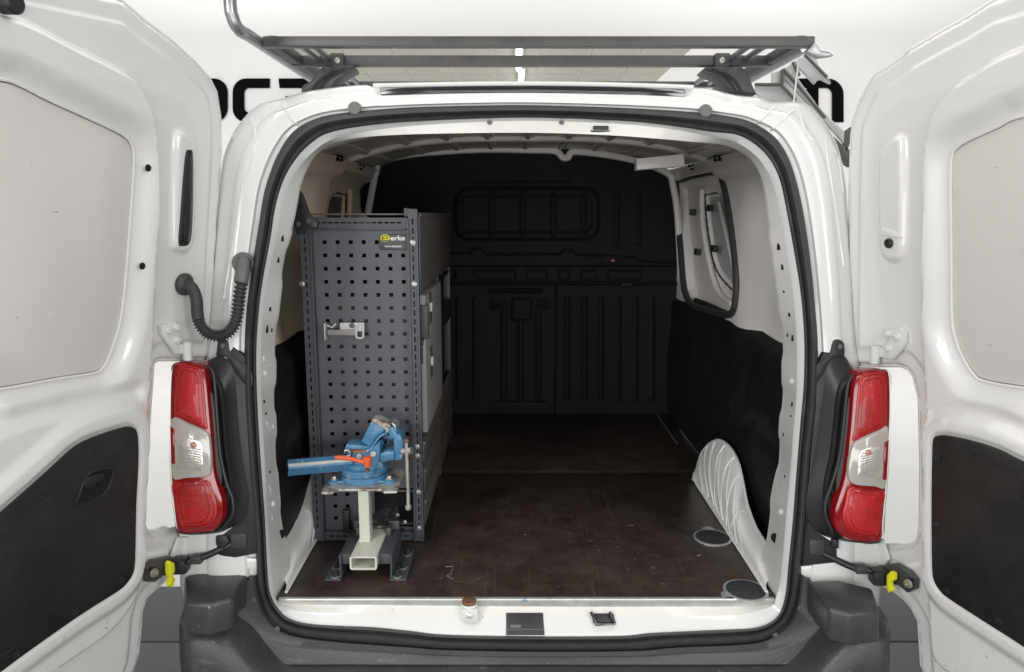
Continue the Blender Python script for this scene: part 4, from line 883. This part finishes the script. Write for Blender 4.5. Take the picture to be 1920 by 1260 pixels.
# white body below the lamps
plateP('body_corner', [(335, 996), (405, 1000), (405, 1040), (482, 1048), (482, 1068), (410, 1066), (405, 1077), (345, 1080), (334, 1060)], lambda x, y: rear(x, y, .012), RN, .01, 'paint', van, .004)
plateP('body_corner', [(1652, 1014), (1574, 1018), (1576, 1055), (1502, 1062), (1502, 1084), (1570, 1084), (1576, 1092), (1640, 1096), (1652, 1075)], lambda x, y: rear(x, y, .012), RN, .01, 'paint', van, .004)

# ================================================================== bumper
def onYs(L, Y): return [onY(x, y, Y) for x, y in L]
nxb = 121; 
cols = []
Xs = np.linspace(-.885, .865, nxb)
def bsec(X):
    ax = abs(X+.0); e = float(sst(np.array([ax]), .60, .77)[0]); far_ = float(sst(np.array([ax]), .82, .89)[0])
    zt = .452+.125*e; lift = .028*e
    c = [(-.02, zt+.0), (-.045, zt), (-.060, zt-.004+lift*.2), (-.085, zt-.010+lift*.5), (-.12, zt-.018+lift*.8), (-.150, zt-.030+lift), (-.168, zt-.05+lift), (-.176, zt-.09), (-.178, .30), (-.160, .22)]
    return [(X, y+far_*.09*(1 if y < -.06 else .2), z) for y, z in c]
grid_ = [np.array(bsec(X)) for X in Xs]
rowsb = [np.array([g[i] for g in grid_]) for i in range(len(grid_[0]))]
bump_o = ringloft('bumper', rowsb, 'bumper', van, closed=False, ang=50)
sel = [i for i in range(len(TH)) if Pso[i][1] > 1074]
sel = sorted(sel, key=lambda i: TH[i])
ap = []
for t, d in ((-.02, .004), (.02, .018), (.06, .024), (.30, .025), (.36, .029), (.40, .030), (.9, .036)):
    Pm = mixp(Pso, Poc, t); 
    if t > .5:
        Pm = Pso+(Poc-Pso)*.9; Pm[:, 1] = np.minimum(Pm[:, 1], 1246)
    ap.append(np.array([rear(*Pm[i], d) for i in sel]))
ringloft('bumper_apron', ap, 'bumper', bump_o, closed=False, ang=50)
def hull(name, P, F, m, par, bev=.006):
    bm = bmesh.new(); vs = [bm.verts.new(tuple(p)) for p in P]
    for f in F: bm.faces.new([vs[i] for i in f])
    bmesh.ops.recalc_face_normals(bm, faces=bm.faces)
    bmesh.ops.bevel(bm, geom=list(bm.edges), offset=bev, segments=3, affect='EDGES', profile=.5, clamp_overlap=True)
    V = [tuple(v.co) for v in bm.verts]; bm.verts.index_update(); Fc = [[v.index for v in f.verts] for f in bm.faces]; bm.free()
    return mk(name, V, Fc, m, par, 50)
def corner(s):
    if s < 0: T = [(345, 1080), (400, 1066), (468, 1078), (450, 1090), (437, 1122), (393, 1133), (346, 1130)]
    else: T = [(1636, 1102), (1570, 1086), (1512, 1088), (1530, 1112), (1552, 1140), (1592, 1151), (1650, 1143)]
    # top outline in plan, from the photo on z=.668
    top = [onZ(x, y, .668) for x, y in T]
    zb = [.58]*7
    n = 7; P = [np.array(p) for p in top]+[np.array([p[0]*1.005, p[1]-.004, .588]) for p in top]
    F = [tuple(range(n))]+[(i, (i+1) % n, n+(i+1) % n, n+i) for i in range(n)]+[tuple(range(2*n-1, n-1, -1))]
    cb = hull('bumper_corner', P, F, 'bumper', bump_o, .009)
    # lower flared part
    low = [np.array([p[0], p[1]-.003, .583]) for p in top]; c0 = np.mean(low, 0)
    P2 = low+[np.array([p[0]+(s*.0 if i in (0, 6) else -s*.03), p[1]-(.035 if i >= 3 else 0), .30]) for i, p in enumerate(top)]
    return cb
corner(-1); corner(1)
for s, L in ((-1, [(452, 1082), (476, 1082), (482, 1120), (496, 1150), (520, 1172), (512, 1178), (494, 1178), (474, 1155), (458, 1152), (452, 1120)]), (1, [(1504, 1088), (1530, 1092), (1512, 1165), (1500, 1170), (1482, 1192), (1462, 1190), (1450, 1186), (1478, 1170), (1495, 1140)])):
    plateP('bumper_tab', L, lambda x, y: rear(x, y, .014), RN, .012, 'bumper', bump_o, .003)
    L2 = [(455, 1150), (474, 1152), (492, 1178), (520, 1192), (640, 1212), (640, 1224), (520, 1216), (480, 1205), (452, 1185), (436, 1172)] if s < 0 else [(1528, 1170), (1506, 1168), (1490, 1196), (1460, 1206), (1340, 1216), (1340, 1228), (1470, 1224), (1510, 1214), (1545, 1192)]
    plateP('bumper_flange', L2, lambda x, y: rear(x, y, .016), RN, .02, 'bumper', bump_o, .004)
for px, py in ((476, 1123), (1500, 1140), (520, 1179), (1453, 1190)): stamp('bs', bolt_b(.0055, .004), 'bumper_screw', 'plug', bump_o, rear(px, py, .02), RN)
# rear wheels
for s in (-1, 1):
    wh = B().lathe([(.18, 0), (.265, .0), (.28, .03), (.28, .16), (.265, .19), (.18, .19)], (s*.84, .62, .28), (-s, 0, 0), 40).build('wheel', 'rubber', van)
    B().lathe([(.19, .01), (.17, .03), (.06, .02), (.05, .0)], (s*.84, .62, .28), (-s, 0, 0), 30).build('wheel_rim', 'racktube', wh)
B().box((-.6, .0, .34), (.6, 3.0, .50), .02).build('underbody', 'black', van)

# ================================================================== roof rack
rack = thing('roof_rack', 'dark steel roof rack with cross bars and side tubes above the van', 'roof rack', (0, .6, 1.85))
RZ = 1.955
for (xa, xb, y0, y1, Y, nm) in ((491, 1528, 67, 88, .06, 'cross_bar'), (545, 1450, 103, 124, .28, 'cross_bar'), (622, 1362, 152, 163, .66, 'cross_bar')):
    a, c_ = onY(xa, y0, Y), onY(xb, y1-1, Y)
    B().box((a[0], Y, c_[2]), (c_[0], Y+.03, a[2]), .004).build(nm, 'rack', rack)
zr_ = onY(960, 76, .06)[2]
for s, X in ((-1, -.662), (1, .658)):
    pts = [(X, 2.2, zr_-.0), (X, 1.0, zr_), (X, .3, zr_), (X, .02 if s < 0 else .13, zr_)]
    if s < 0: pts += [(X-.005, -.035, zr_+.002), (X-.012, -.052, zr_+.025), (X-.014, -.056, zr_+.07), (X-.010, -.056, zr_+.30)]
    P = catmull(pts, 6, False); B().tube(P, .014, 12).build('side_tube', 'racktube', rack)
    B().box((X-s*.045, .07, zr_-.012), (X-s*.022, 2.2, zr_+.014), .003).build('side_rail', 'rack', rack)
for x in (-.575, -.545, .52, .56):
    B().tube([(x, .08, zr_+.004), (x, 2.1, zr_+.004)], .0085, 10).build('load_tube', 'racktube', rack)
# clamp lugs and feet
def foot(s):
    if s < 0: top = [(584, 150), (590, 136), (606, 124), (640, 121), (662, 122), (664, 130), (650, 137), (630, 150), (618, 168), (563, 174), (566, 160)]
    else: top = [(1322, 128), (1326, 124), (1390, 124), (1402, 132), (1412, 160), (1420, 176), (1372, 172), (1362, 158), (1346, 144), (1326, 138), (1318, 132)]
    f = B().plate([onY(x, y, .26) for x, y in top], (0, -1, 0), .07, .006).build('rack_foot', 'rack', rack)
    cur = [(662, 126), (640, 134), (618, 146), (604, 160), (598, 172)] if s < 0 else [(1322, 128), (1342, 136), (1358, 146), (1370, 158), (1378, 172)]
    for k in range(2):
        q = catmull([(x+(-s*0)+(k*14*s*-1 if False else k*s*-12*-1), y) for x, y in cur], 5, False)
        B().tube([onY(x, y, .256) for x, y in q], .004, 6).build('foot_edge', 'black', f)
    x0, x1 = (620, 645) if s < 0 else (1341, 1367)
    a, c_ = onY(x0, 100, .275), onY(x1, 126, .275); B().box((a[0], .268, c_[2]), (c_[0], .32, a[2]), .003).build('clamp', 'rack', f)
    stamp('cb', bolt_b(.006, .006), 'clamp_bolt', 'steelb', f, onY((x0+x1)/2, 113, .266), (0, -1, 0))
foot(-1); foot(1)
cd = B().tube([onY(1499, 108, .10), onY(1493, 150, .10), onY(1487, 205, .10)], .0022, 6).build('hanging_cord', 'clip'); tag(cd, 'thin white cord hanging from the right end of the roof rack', 'cord')
# torn light fairing at the rack end
plateP('end_cap', [(1528, 78), (1540, 96), (1555, 97), (1563, 104), (1536, 108), (1520, 100), (1512, 96)], lambda x, y: onY(x, y, .05), (0, -1, 0), .02, 'racktube', rack, .003)
# ================================================================== shelving unit
SH = .345
sx0, sx1 = -.655, -.325; zt = onY(600, 408, SH)[2]
shelf = thing('shelving_unit', 'dark grey racking unit with perforated end panel on the left of the load bay', 'shelving', (-.49, .85, ZF))
def perf(name, x0, x1, z0, z1, Y, holes, t, m, par):
    """front sheet in the XZ plane with real rectangular holes"""
    xs = sorted({round(v, 6) for v in [x0, x1]+[h[0] for h in holes]+[h[1] for h in holes]})
    zs = sorted({round(v, 6) for v in [z0, z1]+[h[2] for h in holes]+[h[3] for h in holes]})
    hs = [(h[0]-1e-5, h[1]+1e-5, h[2]-1e-5, h[3]+1e-5) for h in holes]
    nx_, nz_ = len(xs), len(zs); solid = np.ones((nx_-1, nz_-1), bool)
    xc = (np.array(xs[:-1])+np.array(xs[1:]))/2; zc = (np.array(zs[:-1])+np.array(zs[1:]))/2
    for h in hs: solid[np.ix_((xc > h[0]) & (xc < h[1]), (zc > h[2]) & (zc < h[3]))] = False
    V = []; F = []
    for yy_ in (Y, Y+t):
        for x in xs:
            for z in zs: V.append((x, yy_, z))
    k = nx_*nz_; I = lambda i, j: i*nz_+j
    for i in range(nx_-1):
        for j in range(nz_-1):
            if not solid[i, j]: continue
            F.append((I(i, j), I(i+1, j), I(i+1, j+1), I(i, j+1)))
            for (di, dj, a, b_) in ((-1, 0, I(i, j+1), I(i, j)), (1, 0, I(i+1, j), I(i+1, j+1)), (0, -1, I(i, j), I(i+1, j)), (0, 1, I(i+1, j+1), I(i, j+1))):
                ii, jj = i+di, j+dj
                if ii < 0 or jj < 0 or ii >= nx_-1 or jj >= nz_-1 or not solid[ii, jj]: F.append((a, a+k, b_+k, b_))
    return mk(name, V, F, m, par, 30)
holes = []
for r in range(23):
    z = 1.479-.0377*r
    for c_ in range(8):
        x = -.6305+.0371*c_+.0
        if r >= 20 and c_ >= 3: continue
        holes.append((x-.0058, x+.0058, z-.0055, z+.0055))
zc0, zc1 = onY(700, 1000, SH)[2], onY(700, 905, SH)[2]
holes.append((-.475, -.348, .622, .745))
perf('perforated_panel', -.638, -.340, .602, 1.515, SH+.006, holes, .0025, 'board', shelf)
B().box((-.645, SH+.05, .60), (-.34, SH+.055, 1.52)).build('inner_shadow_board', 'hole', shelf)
def slots(z0, z1, x, n, w_=.004, h=.016, rot=False):
    out = []; p = (z1-z0)/n
    for i in range(n):
        zc = z0+p*(i+.5); out.append((x-w_/2, x+w_/2, zc-h/2, zc+h/2) if not rot else (zc-h/2, zc+h/2, x-w_/2, x+w_/2))
    return out
perf('upright', -.3525, -.326, ZF+.004, 1.572, SH-.012, slots(.62, 1.55, -.3395, 36, .0045, .017), .014, 'steel', shelf)
perf('upright', -.658, -.628, ZF+.004, 1.54, SH-.012, slots(.62, 1.52, -.645, 36, .0045, .014), .014, 'steel', shelf)
perf('top_rail', -.628, -.3545, 1.518, 1.548, SH-.008, slots(-.615, -.37, 1.534, 14, .0045, .013, True), .012, 'steel', shelf)
perf('bottom_rail', -.628, -.3545, ZF+.004, .612, SH-.008, slots(-.615, -.37, .598, 12, .0045, .014, True), .012, 'steel', shelf)
for x in (-.3525, -.3275, -.6275): B().box((x-.0025, SH-.018, ZF+.004), (x+.0025, SH+.01, 1.545), .001).build('upright_edge', 'steel', shelf)
B().box((-.628, SH-.012, 1.514), (-.36, SH+.004, 1.519), .001).build('rail_edge', 'steel', shelf)
for px, py in ((774, 455), (777, 533), (782, 838), (783, 855), (785, 923), (786, 990), (566, 532)):
    stamp('sbolt', bolt_b(.0065, .005), 'bolt', 'racktube', shelf, onY(px, py, SH-.013), (0, -1, 0))
plateP('gusset_plate', [(558, 353), (568, 365), (581, 402), (596, 418), (594, 428), (578, 425), (570, 436), (556, 440), (549, 418), (552, 380)], lambda x, y: onY(x, y, SH-.022), (0, -1, 0), .008, 'black', shelf, .002)
for px, py in ((559, 420), (578, 414), (589, 421)): stamp('gb', bolt_b(.006, .004), 'bolt', 'plug', shelf, onY(px, py, SH-.022), (0, -1, 0))
plateP('corner_bracket', [(757, 390), (766, 390), (768, 396), (784, 398), (784, 406), (758, 406)], lambda x, y: onY(x, y, SH-.006), (0, -1, 0), .02, 'steel', shelf, .002)
# long side: far uprights, trays, dividers
XR = -.325
for y in (.90, 1.40): B().box((XR-.03, y, ZF+.005), (XR-.002, y+.028, 1.545), .003).build('upright', 'steel', shelf)
for y in (1.40,):
    B().box((-.655, y, ZF+.005), (-.63, y+.028, 1.545), .003).build('upright', 'steel', shelf)
B().box((-.655, SH+.02, 1.555), (-.332, 1.40, 1.56), .002).build('top_cover', 'tray', shelf)
def tray(z0, z1, m='tray'):
    t = B().box((XR-.012, SH+.02, z0), (XR+.001, 1.40, z1), .003).build('tray_front', m, shelf)
    B().box((XR-.004, SH+.02, z1-.012), (XR+.006, 1.40, z1-.002), .003).build('tray_lip', m, t)
    B().box((XR-.004, SH+.02, z0+(z1-z0)*.72), (XR+.0035, 1.40, z0+(z1-z0)*.72+.004), .001).build('tray_fold', m, t)
    B().box((-.65, SH+.02, z0+.002), (XR-.014, 1.40, z0+.008), 0).build('tray_floor', m, t)
tray(1.335, 1.562)
for z0, z1 in ((.62, .70), (.725, .80), (.82, .885)): tray(z0, z1)
B().box((-.645, SH+.03, 1.31), (XR-.004, 1.40, 1.32), .001).build('shelf_board', 'black', shelf)
tray(1.12, 1.20, 'black')
# grey carrying case in the middle bay
case = thing('carrying_case', 'light grey storage case with two latches slotted into the shelving side', 'case', (-.42, .64, .905))
cz0, cz1 = .905, 1.325; cy0, cy1 = .385, .86
B().box((-.60, cy0, cz0), (XR+.012, cy1, cz1), .01).build('case_front', 'case', case)
B().box((XR-.01, cy0-.006, cz1-.13), (XR+.018, cy0+.018, cz1-.03), .003).build('case_clip', 'steel', case)
for px, py in ((806, 580), (808, 681)):
    p = onX(px, py, XR+.013)
    lt = B().box((p[0]-.002, p[1]-.035, p[2]-.045), (p[0]+.0015, p[1]+.04, p[2]+.05), .001).build('latch_recess', 'tray', case)
    B().box((p[0], p[1]-.012, p[2]-.006), (p[0]+.008, p[1]+.02, p[2]+.022), .004).build('latch', 'clip', lt)
# maker's plate on the perforated panel
sg = B().plate([onY(x, y, SH-.001) for x, y in rrect(711, 439, 764, 468, 3)], (0, -1, 0), .004, .001).build('maker_plate', 'signp', shelf)
def text(body_, px, py, h_px, m, name, bold=0.0, wpx=20):
    cu = bpy.data.curves.new(name, 'FONT'); cu.body = body_; cu.size = 1; cu.offset = bold; cu.extrude = .012; cu.resolution_u = 3
    o = bpy.data.objects.new(name, cu); S.collection.objects.link(o); bpy.context.view_layer.update()
    me = bpy.data.meshes.new_from_object(o); bpy.data.objects.remove(o)
    co = np.array([v.co[:] for v in me.vertices]); mn = co.min(0); mx_ = co.max(0)
    p0 = onY(px, py, SH-.0035); hh = abs(onY(px, py-h_px, SH-.0035)[2]-p0[2]); sc = hh/(mx_[1]-mn[1]); squash = abs(onY(px+wpx, py, SH-.0035)[0]-p0[0])/((mx_[0]-mn[0])*sc)
    for v in me.vertices: v.co = (p0[0]+(v.co.x-mn[0])*sc*squash, SH-.0025-v.co.z*.002/.012*.3, p0[2]+(v.co.y-mn[1])*sc)
    me.materials.append(M[m]); o = bpy.data.objects.new(name, me); link(o, sg); return o
text('erke', 732, 451, 9.5, 'signw', 'lettering', .03, 28)
text('www.erke.biz', 721, 463.5, 4, 'signw', 'lettering', .02, 32)
text('FAHRZEUGEINRICHTUNG', 715, 457.5, 2, 'plug', 'lettering', .0, 1.25) if False else None
B().tube([onY(714, 456.5, SH-.003), onY(759, 456.5, SH-.003)], .0004, 4).build('sign_line', 'plug', sg)
B().plate([onY(722+9*math.cos(a), 446+7*math.sin(a), SH-.003) for a in np.linspace(0, 2*math.pi, 24, endpoint=False)], (0, -1, 0), .002, .0003).build('logo_disc', 'signy', sg)
q = [(727, 448), (717, 446.5), (716.5, 444), (719, 441.5), (724, 441.5), (727, 444), (726, 446)]
B().tube([onY(x, y, SH-.0045) for x, y in [(716, 446.5), (727, 446.3), (727, 443), (722, 441), (717, 443), (716, 447), (718, 450.5), (723, 451.5), (727, 450)]], .0011, 6).build('logo_mark', 'signp', sg)
# strap holder on the panel
cl = thing('tool_clip', 'pale strap clip fixed across the perforated panel', 'clip', onY(648, 640, SH))
B().box(*[onY(608, 638, SH-.03), onY(613, 604, SH-.002)], .003).build('clip_end', 'clip', cl)
B().box(*[onY(637, 622, SH-.014), onY(684, 604, SH-.002)], .004).build('clip_plate', 'clip', cl)
B().box(*[onY(614, 629, SH-.022), onY(668, 618, SH-.018)], .002).build('strap', 'case', cl)
B().tube([onY(x, y, SH-.02) for x, y in rrect(668, 610, 681, 634, 3, 2)], .0028, 8, closed=True).build('buckle', 'clip', cl)
B().tube([onY(613, 610, SH-.01), onY(622, 614, SH-.018), (onY(630, 607, SH-.01))], .003, 8).build('clip_hook', 'clip', cl)
stamp('cbt', bolt_b(.0065, .005), 'bolt', 'plug', cl, onY(660, 610, SH-.014), (0, -1, 0))

# ================================================================== vice stand
c_ = lambda x, y: (520+x/3.818, 770+y/3.818)
st = thing('vice_stand', 'cream steel vice pedestal on a drawbar held by dark floor brackets', 'stand', (-.46, .2, ZF))
yf = .085
a0 = onY(*c_(520, 1140), yf); a1 = onY(*c_(710, 1045), yf)
# hollow drawbar : four walls
x0, x1, z0, z1 = a0[0], a1[0], a0[2], a1[2]; tk = .0045
hb_ = B(); 
outr = [(x0, z0), (x1, z0), (x1, z1), (x0, z1)]
def ringprof(x0, z0, x1, z1, r): return rrect(x0, z0, x1, z1, r, 3)
O = ringprof(x0, z0, x1, z1, .006); I_ = ringprof(x0+tk, z0+tk, x1-tk, z1-tk, .003)
ringloft('drawbar', [np.array([(x, .36, z) for x, z in O]), np.array([(x, yf, z) for x, z in O]), np.array([(x, yf, z) for x, z in I_]), np.array([(x, .36, z) for x, z in I_])], 'cream', st, ang=40)
pa, pb = onY(*c_(587, 975), .20), onY(*c_(668, 575), .20)
px0, px1 = onY(*c_(583, 800), .18)[0], onY(*c_(660, 800), .18)[0]
B().box((px0, .18, z1-.002), (px1, .225, .812), .004).build('post', 'cream', st)
B().tube([(px0, .178, z1+.002), (px1, .178, z1+.002)], .004, 6).build('weld_bead', 'cream', st)
pz = .820
def zq(x, y): return onZ(*c_(x, y), pz)
B().plate([zq(*p) for p in ((313, 575), (350, 510), (390, 440), (900, 405), (915, 425), (875, 520), (855, 575), (762, 578), (745, 560), (440, 562), (400, 582), (318, 585))], (0, 0, 1), .006, .0015).build('top_plate', 'worn', st)
for s, xx, z_ in ((-1, None, 0), (1, None, 0)):
    if s < 0: X0_, X1_ = onZ(*c_(345, 1210), ZF)[0], onZ(*c_(460, 1212), ZF)[0]
    else: X0_, X1_ = onZ(*c_(812, 1205), ZF)[0], onZ(*c_(930, 1205), ZF)[0]
    fo = B().box((X0_, .09, ZF+.001), (X1_, .27, ZF+.007), .002).build('floor_bracket', 'steel', st)
    xi = X1_ if s < 0 else X0_
    B().box((xi-(.005 if s < 0 else 0), .10, ZF+.003), (xi+(.005 if s > 0 else 0), .27, z1-.004), .002).build('bracket_web', 'steel', st)
    xa, xb = (xi, x0-.001) if s < 0 else (x1+.001, xi)
    B().box((xa, .11, z0+.004), (xb, .115, z1-.006), .002).build('bracket_face', 'steel', st)
    B().box((xa, .11, z1-.010), (xb, .27, z1-.005), .002).build('bracket_top', 'steel', st)
    B().box((xa, .27, z0-.01), (xb, .275, z1+.02), .002).build('bracket_back', 'steel', st)
    for yb in (.105, .155, .235):
        xm = (X0_+X1_)/2+(-.004 if yb < .12 else .004)*s
        stamp('wash', lambda: B().lathe([(.0125, 0), (.0125, .0015), (.011, .002)], (0, 0, 0), seg=20), 'washer', 'steelb', st, (xm, yb, ZF+.007))
        stamp('hex', lambda: B().lathe([(.009, 0), (.009, .008), (.007, .010), (.006, .010), (.006, .016), (.004, .018)], (0, 0, 0), seg=6), 'bolt', 'black', st, (xm, yb, ZF+.009))
for px, py in ((745, 985), (783, 1000)): stamp('hx2', bolt_b(.008, .01), 'side_bolt', 'black', st, onY(*c_(px, py), .19), (0, -1, .2))
B().box((x0+.005, .26, z1-.001), (x1+.004, .60, z1+.010), .003).build('drawbar_runner', 'runner', st)
for s in (-1, 1): B().box(((x0-.012 if s < 0 else x1+.002), .23, z0-.002), ((x0-.002 if s < 0 else x1+.014), .62, z1+.016), .002).build('runner_side', 'steel', st)
for xa, xb in ((470, 585), (820, 905)):
    P = [onY(*c_(xa, 862), .33), onY(*c_(xb, 856), .31)]
    B().tube(P, .006, 10).build('locking_pin', 'black', st); stamp('pinend', lambda: B().lathe([(.005, 0), (.005, .006), (.003, .008)], (0, 0, 0), seg=12), 'pin_tip', 'steelb', st, P[1 if xa < 600 else 0], (0, -1, 0))
B().box(onY(*c_(478, 860), .335), onY(*c_(512, 715), .320), .004).build('side_lever', 'black', st)
stamp('pe2', bolt_b(.005, .005), 'pin_tip', 'steelb', st, onY(*c_(860, 748), .335), (0, -1, 0))
stamp('pe2', bolt_b(.005, .005), 'pin_tip', 'steelb', st, onY(*c_(912, 798), .335), (0, -1, 0))

# ================================================================== vice
vc = thing('bench_vice', 'worn blue bench vice with orange lever bolted on the cream stand', 'vice', onZ(*c_(605, 520), pz))
vp = onZ(*c_(605, 512), pz)
bs = B().lathe([(.066, 0), (.067, .001), (.067, .015), (.0655, .017), (.0605, .017), (.0605, .020), (.0645, .020), (.0655, .022), (.0655, .034), (.063, .037), (.052, .040), (.045, .050)], vp+np.array([0, .035, 0]), seg=56).build('swivel_base', 'blue', vc, 25)
for px, py, w2 in ((800, 488, .017), (405, 492, .017)):
    p = onZ(*c_(px, py), pz+.010); lg = B().lathe([(w2, -.010), (w2, -.001), (w2*.8, 0)], p, seg=24).build('base_lug', 'blue', bs)
    B().box(p+np.array([-.03 if px > 600 else 0, -.012, -.009]), p+np.array([0 if px > 600 else .03, .012, -.0012]), .003).build('lug_arm', 'blue', bs)
    B().lathe([(.010, 0), (.010, .002), (.0065, .002), (.0065, .007), (.005, .009)], p, seg=6).build('lug_bolt', 'steelb', bs)
Yv = vp[1]+.005
def vpoly(name, pts, Y, t, m, bev=.003, sm=0, par=vc):
    q = catmull([c_(*p) for p in pts], sm) if sm else [c_(*p) for p in pts]
    return B().plate([onY(x, y, Y) for x, y in q], (0, -1, 0), t, bev).build(name, m, par)
vb = vpoly('vice_body', [(528, 440), (536, 375), (530, 330), (543, 288), (640, 280), (662, 268), (690, 232), (700, 210), (735, 180), (765, 165), (790, 160), (786, 176), (748, 198), (736, 240), (735, 290), (735, 340), (728, 362), (745, 372), (760, 400), (765, 425), (700, 448), (600, 450)], Yv, .06, 'blue', .005)
vpoly('fixed_jaw', [(600, 222), (640, 140), (676, 72), (690, 70), (772, 122), (778, 140), (735, 172), (700, 205), (685, 240), (660, 262)], Yv+.018, .036, 'blue', .003, par=vb)
vpoly('jaw_face', [(676, 66), (712, 62), (808, 106), (804, 126), (788, 178), (770, 178), (776, 140), (765, 130), (690, 82)], Yv+.010, .05, 'worn', .002, par=vb)
vpoly('moving_jaw', [(806, 118), (850, 118), (857, 130), (853, 168), (880, 172), (903, 222), (898, 350), (838, 362), (832, 250), (828, 200), (800, 192), (796, 160)], Yv+.004, .055, 'blue', .004, par=vb)
vpoly('jaw_insert', [(815, 92), (828, 88), (852, 112), (848, 126), (836, 120)], Yv, .05, 'steelb', .002, par=vb)
vpoly('jaw_hook', [(740, 195), (765, 178), (800, 180), (826, 190), (822, 212), (800, 205), (790, 232), (768, 246), (752, 240), (745, 222), (775, 235), (790, 200)], Yv+.02, .03, 'blue', .002, par=vb)
vpoly('screw_guide', [(735, 312), (790, 288), (800, 290), (836, 292), (836, 358), (800, 360), (745, 376), (730, 360)], Yv-.004, .05, 'blue', .004, par=vb)
B().plate([onZ(*c_(*p), onY(*c_(560, 285), Yv)[2]+.001) for p in ((495, 246), (600, 236), (662, 264), (640, 282), (545, 291))], (0, 0, 1), .006, .002).build('anvil', 'rust', vb)
vpoly('anvil_block', [(482, 262), (492, 244), (545, 240), (665, 262), (545, 300), (536, 340), (505, 330), (484, 300)], Yv+.012, .05, 'blue', .004, par=vb)
B().tube([onY(*c_(*p), Yv+.006) for p in ((482, 300), (486, 284), (505, 284), (524, 300), (520, 322), (500, 325))], .0028, 8).build('clamp_ring', 'steelb', vb)
for px, py, r in ((687, 310, .0075), (585, 326, .0072)):
    B().lathe([(r, -.003), (r, .003), (r*.8, .0042), (r*.4, .0042), (r*.35, .001)], onY(*c_(px, py), Yv-.001), (0, -1, 0), 20).build('guide_screw', 'cream', vb)
# slide channel reaching out to the left (inverted U)
e_l = onY(*c_(78, 440), Yv-.075); e_r = onY(*c_(535, 400), Yv-.004)
def chan(o0, o1, wd, hh, tkk):
    d = o1-o0; d /= np.linalg.norm(d); side_ = np.cross(d, (0, 0, 1)); side_ /= np.linalg.norm(side_); up_ = np.cross(side_, d); side_, up_ = side_*.84-up_*.54, up_*.84+side_*.54
    prof_ = [(0, -hh), (0, hh*.75), (.006, hh), (wd-.006, hh), (wd, hh*.75), (wd, -hh), (wd-tkk, -hh), (wd-tkk, hh-tkk), (tkk, hh-tkk), (tkk, -hh)]
    rows_ = [[o+(-side_*u)+up_*v for u, v in prof_] for o in (o0, o1)]
    V = rows_[0]+rows_[1]; n = len(prof_); F = [(i, (i+1) % n, n+(i+1) % n, n+i) for i in range(n)]+[tuple(range(n)), tuple(range(2*n-1, n-1, -1))]
    return mk('slide_channel', V, F, 'blue', vb, 30), side_, up_, d
ch, sd_, up_, dd_ = chan(e_l, e_r, .034, .0165, .004)
o0 = e_l-sd_*.005+up_*.0172; o1 = e_r-sd_*.005+up_*.0172
V = [o0+sd_*.0005, o1+sd_*.0005, o1-sd_*.009, o0-sd_*.009]; V = V+[v-up_*.002 for v in V]
mk('worn_edge', V, [(0, 1, 2, 3), (4, 5, 6, 7), (0, 1, 5, 4), (1, 2, 6, 5), (2, 3, 7, 6), (3, 0, 4, 7)], 'clip', vb)
# tommy bar and spindle boss
tb0 = onY(*c_(924, 225), Yv-.01)
B().tube([onY(*c_(*p), Yv-.01) for p in ((924, 222), (925, 260), (930, 400), (936, 560), (938, 700))], [.0055, .0055, .0052, .0052, .0055], 12).build('tommy_bar', 'steelb', vc)
B().lathe([(.003, -.010), (.0085, -.007), (.0092, 0), (.0085, .005), (.005, .008)], onY(*c_(938, 692), Yv-.01), (0, 0, -1), 16).build('bar_end', 'steelb', vc)
B().lathe([(.004, 0), (.0075, .003), (.008, .008), (.005, .012)], onY(*c_(924, 232), Yv-.01), (0, 0, 1), 16).build('bar_end', 'rust', vc)
B().tube([onY(*c_(895, 290), Yv+.0), onY(*c_(962, 284), Yv-.010)], [.0095, .0095], 18).build('spindle_boss', 'steelb', vc)
# orange lever
B().tube([onY(*c_(*p), Yv-.045) for p in ((415, 336), (440, 334), (500, 340), (560, 352), (600, 364), (640, 366), (660, 362))], [.0055, .0062, .0058, .0055, .0058, .0075, .0085], 12).build('lever', 'orange', vc)
B().lathe([(.0115, -.004), (.0120, .0), (.0105, .008), (.010, .022), (.009, .024)], onY(*c_(645, 350), Yv-.045)+np.array([0, 0, .004]), (0, 0, -1), 18).build('lever_hub', 'orange', vc)
B().tube([onY(*c_(645, 415), Yv-.045), onY(*c_(645, 436), Yv-.045)], .006, 10).build('lever_screw', 'rust', vc)
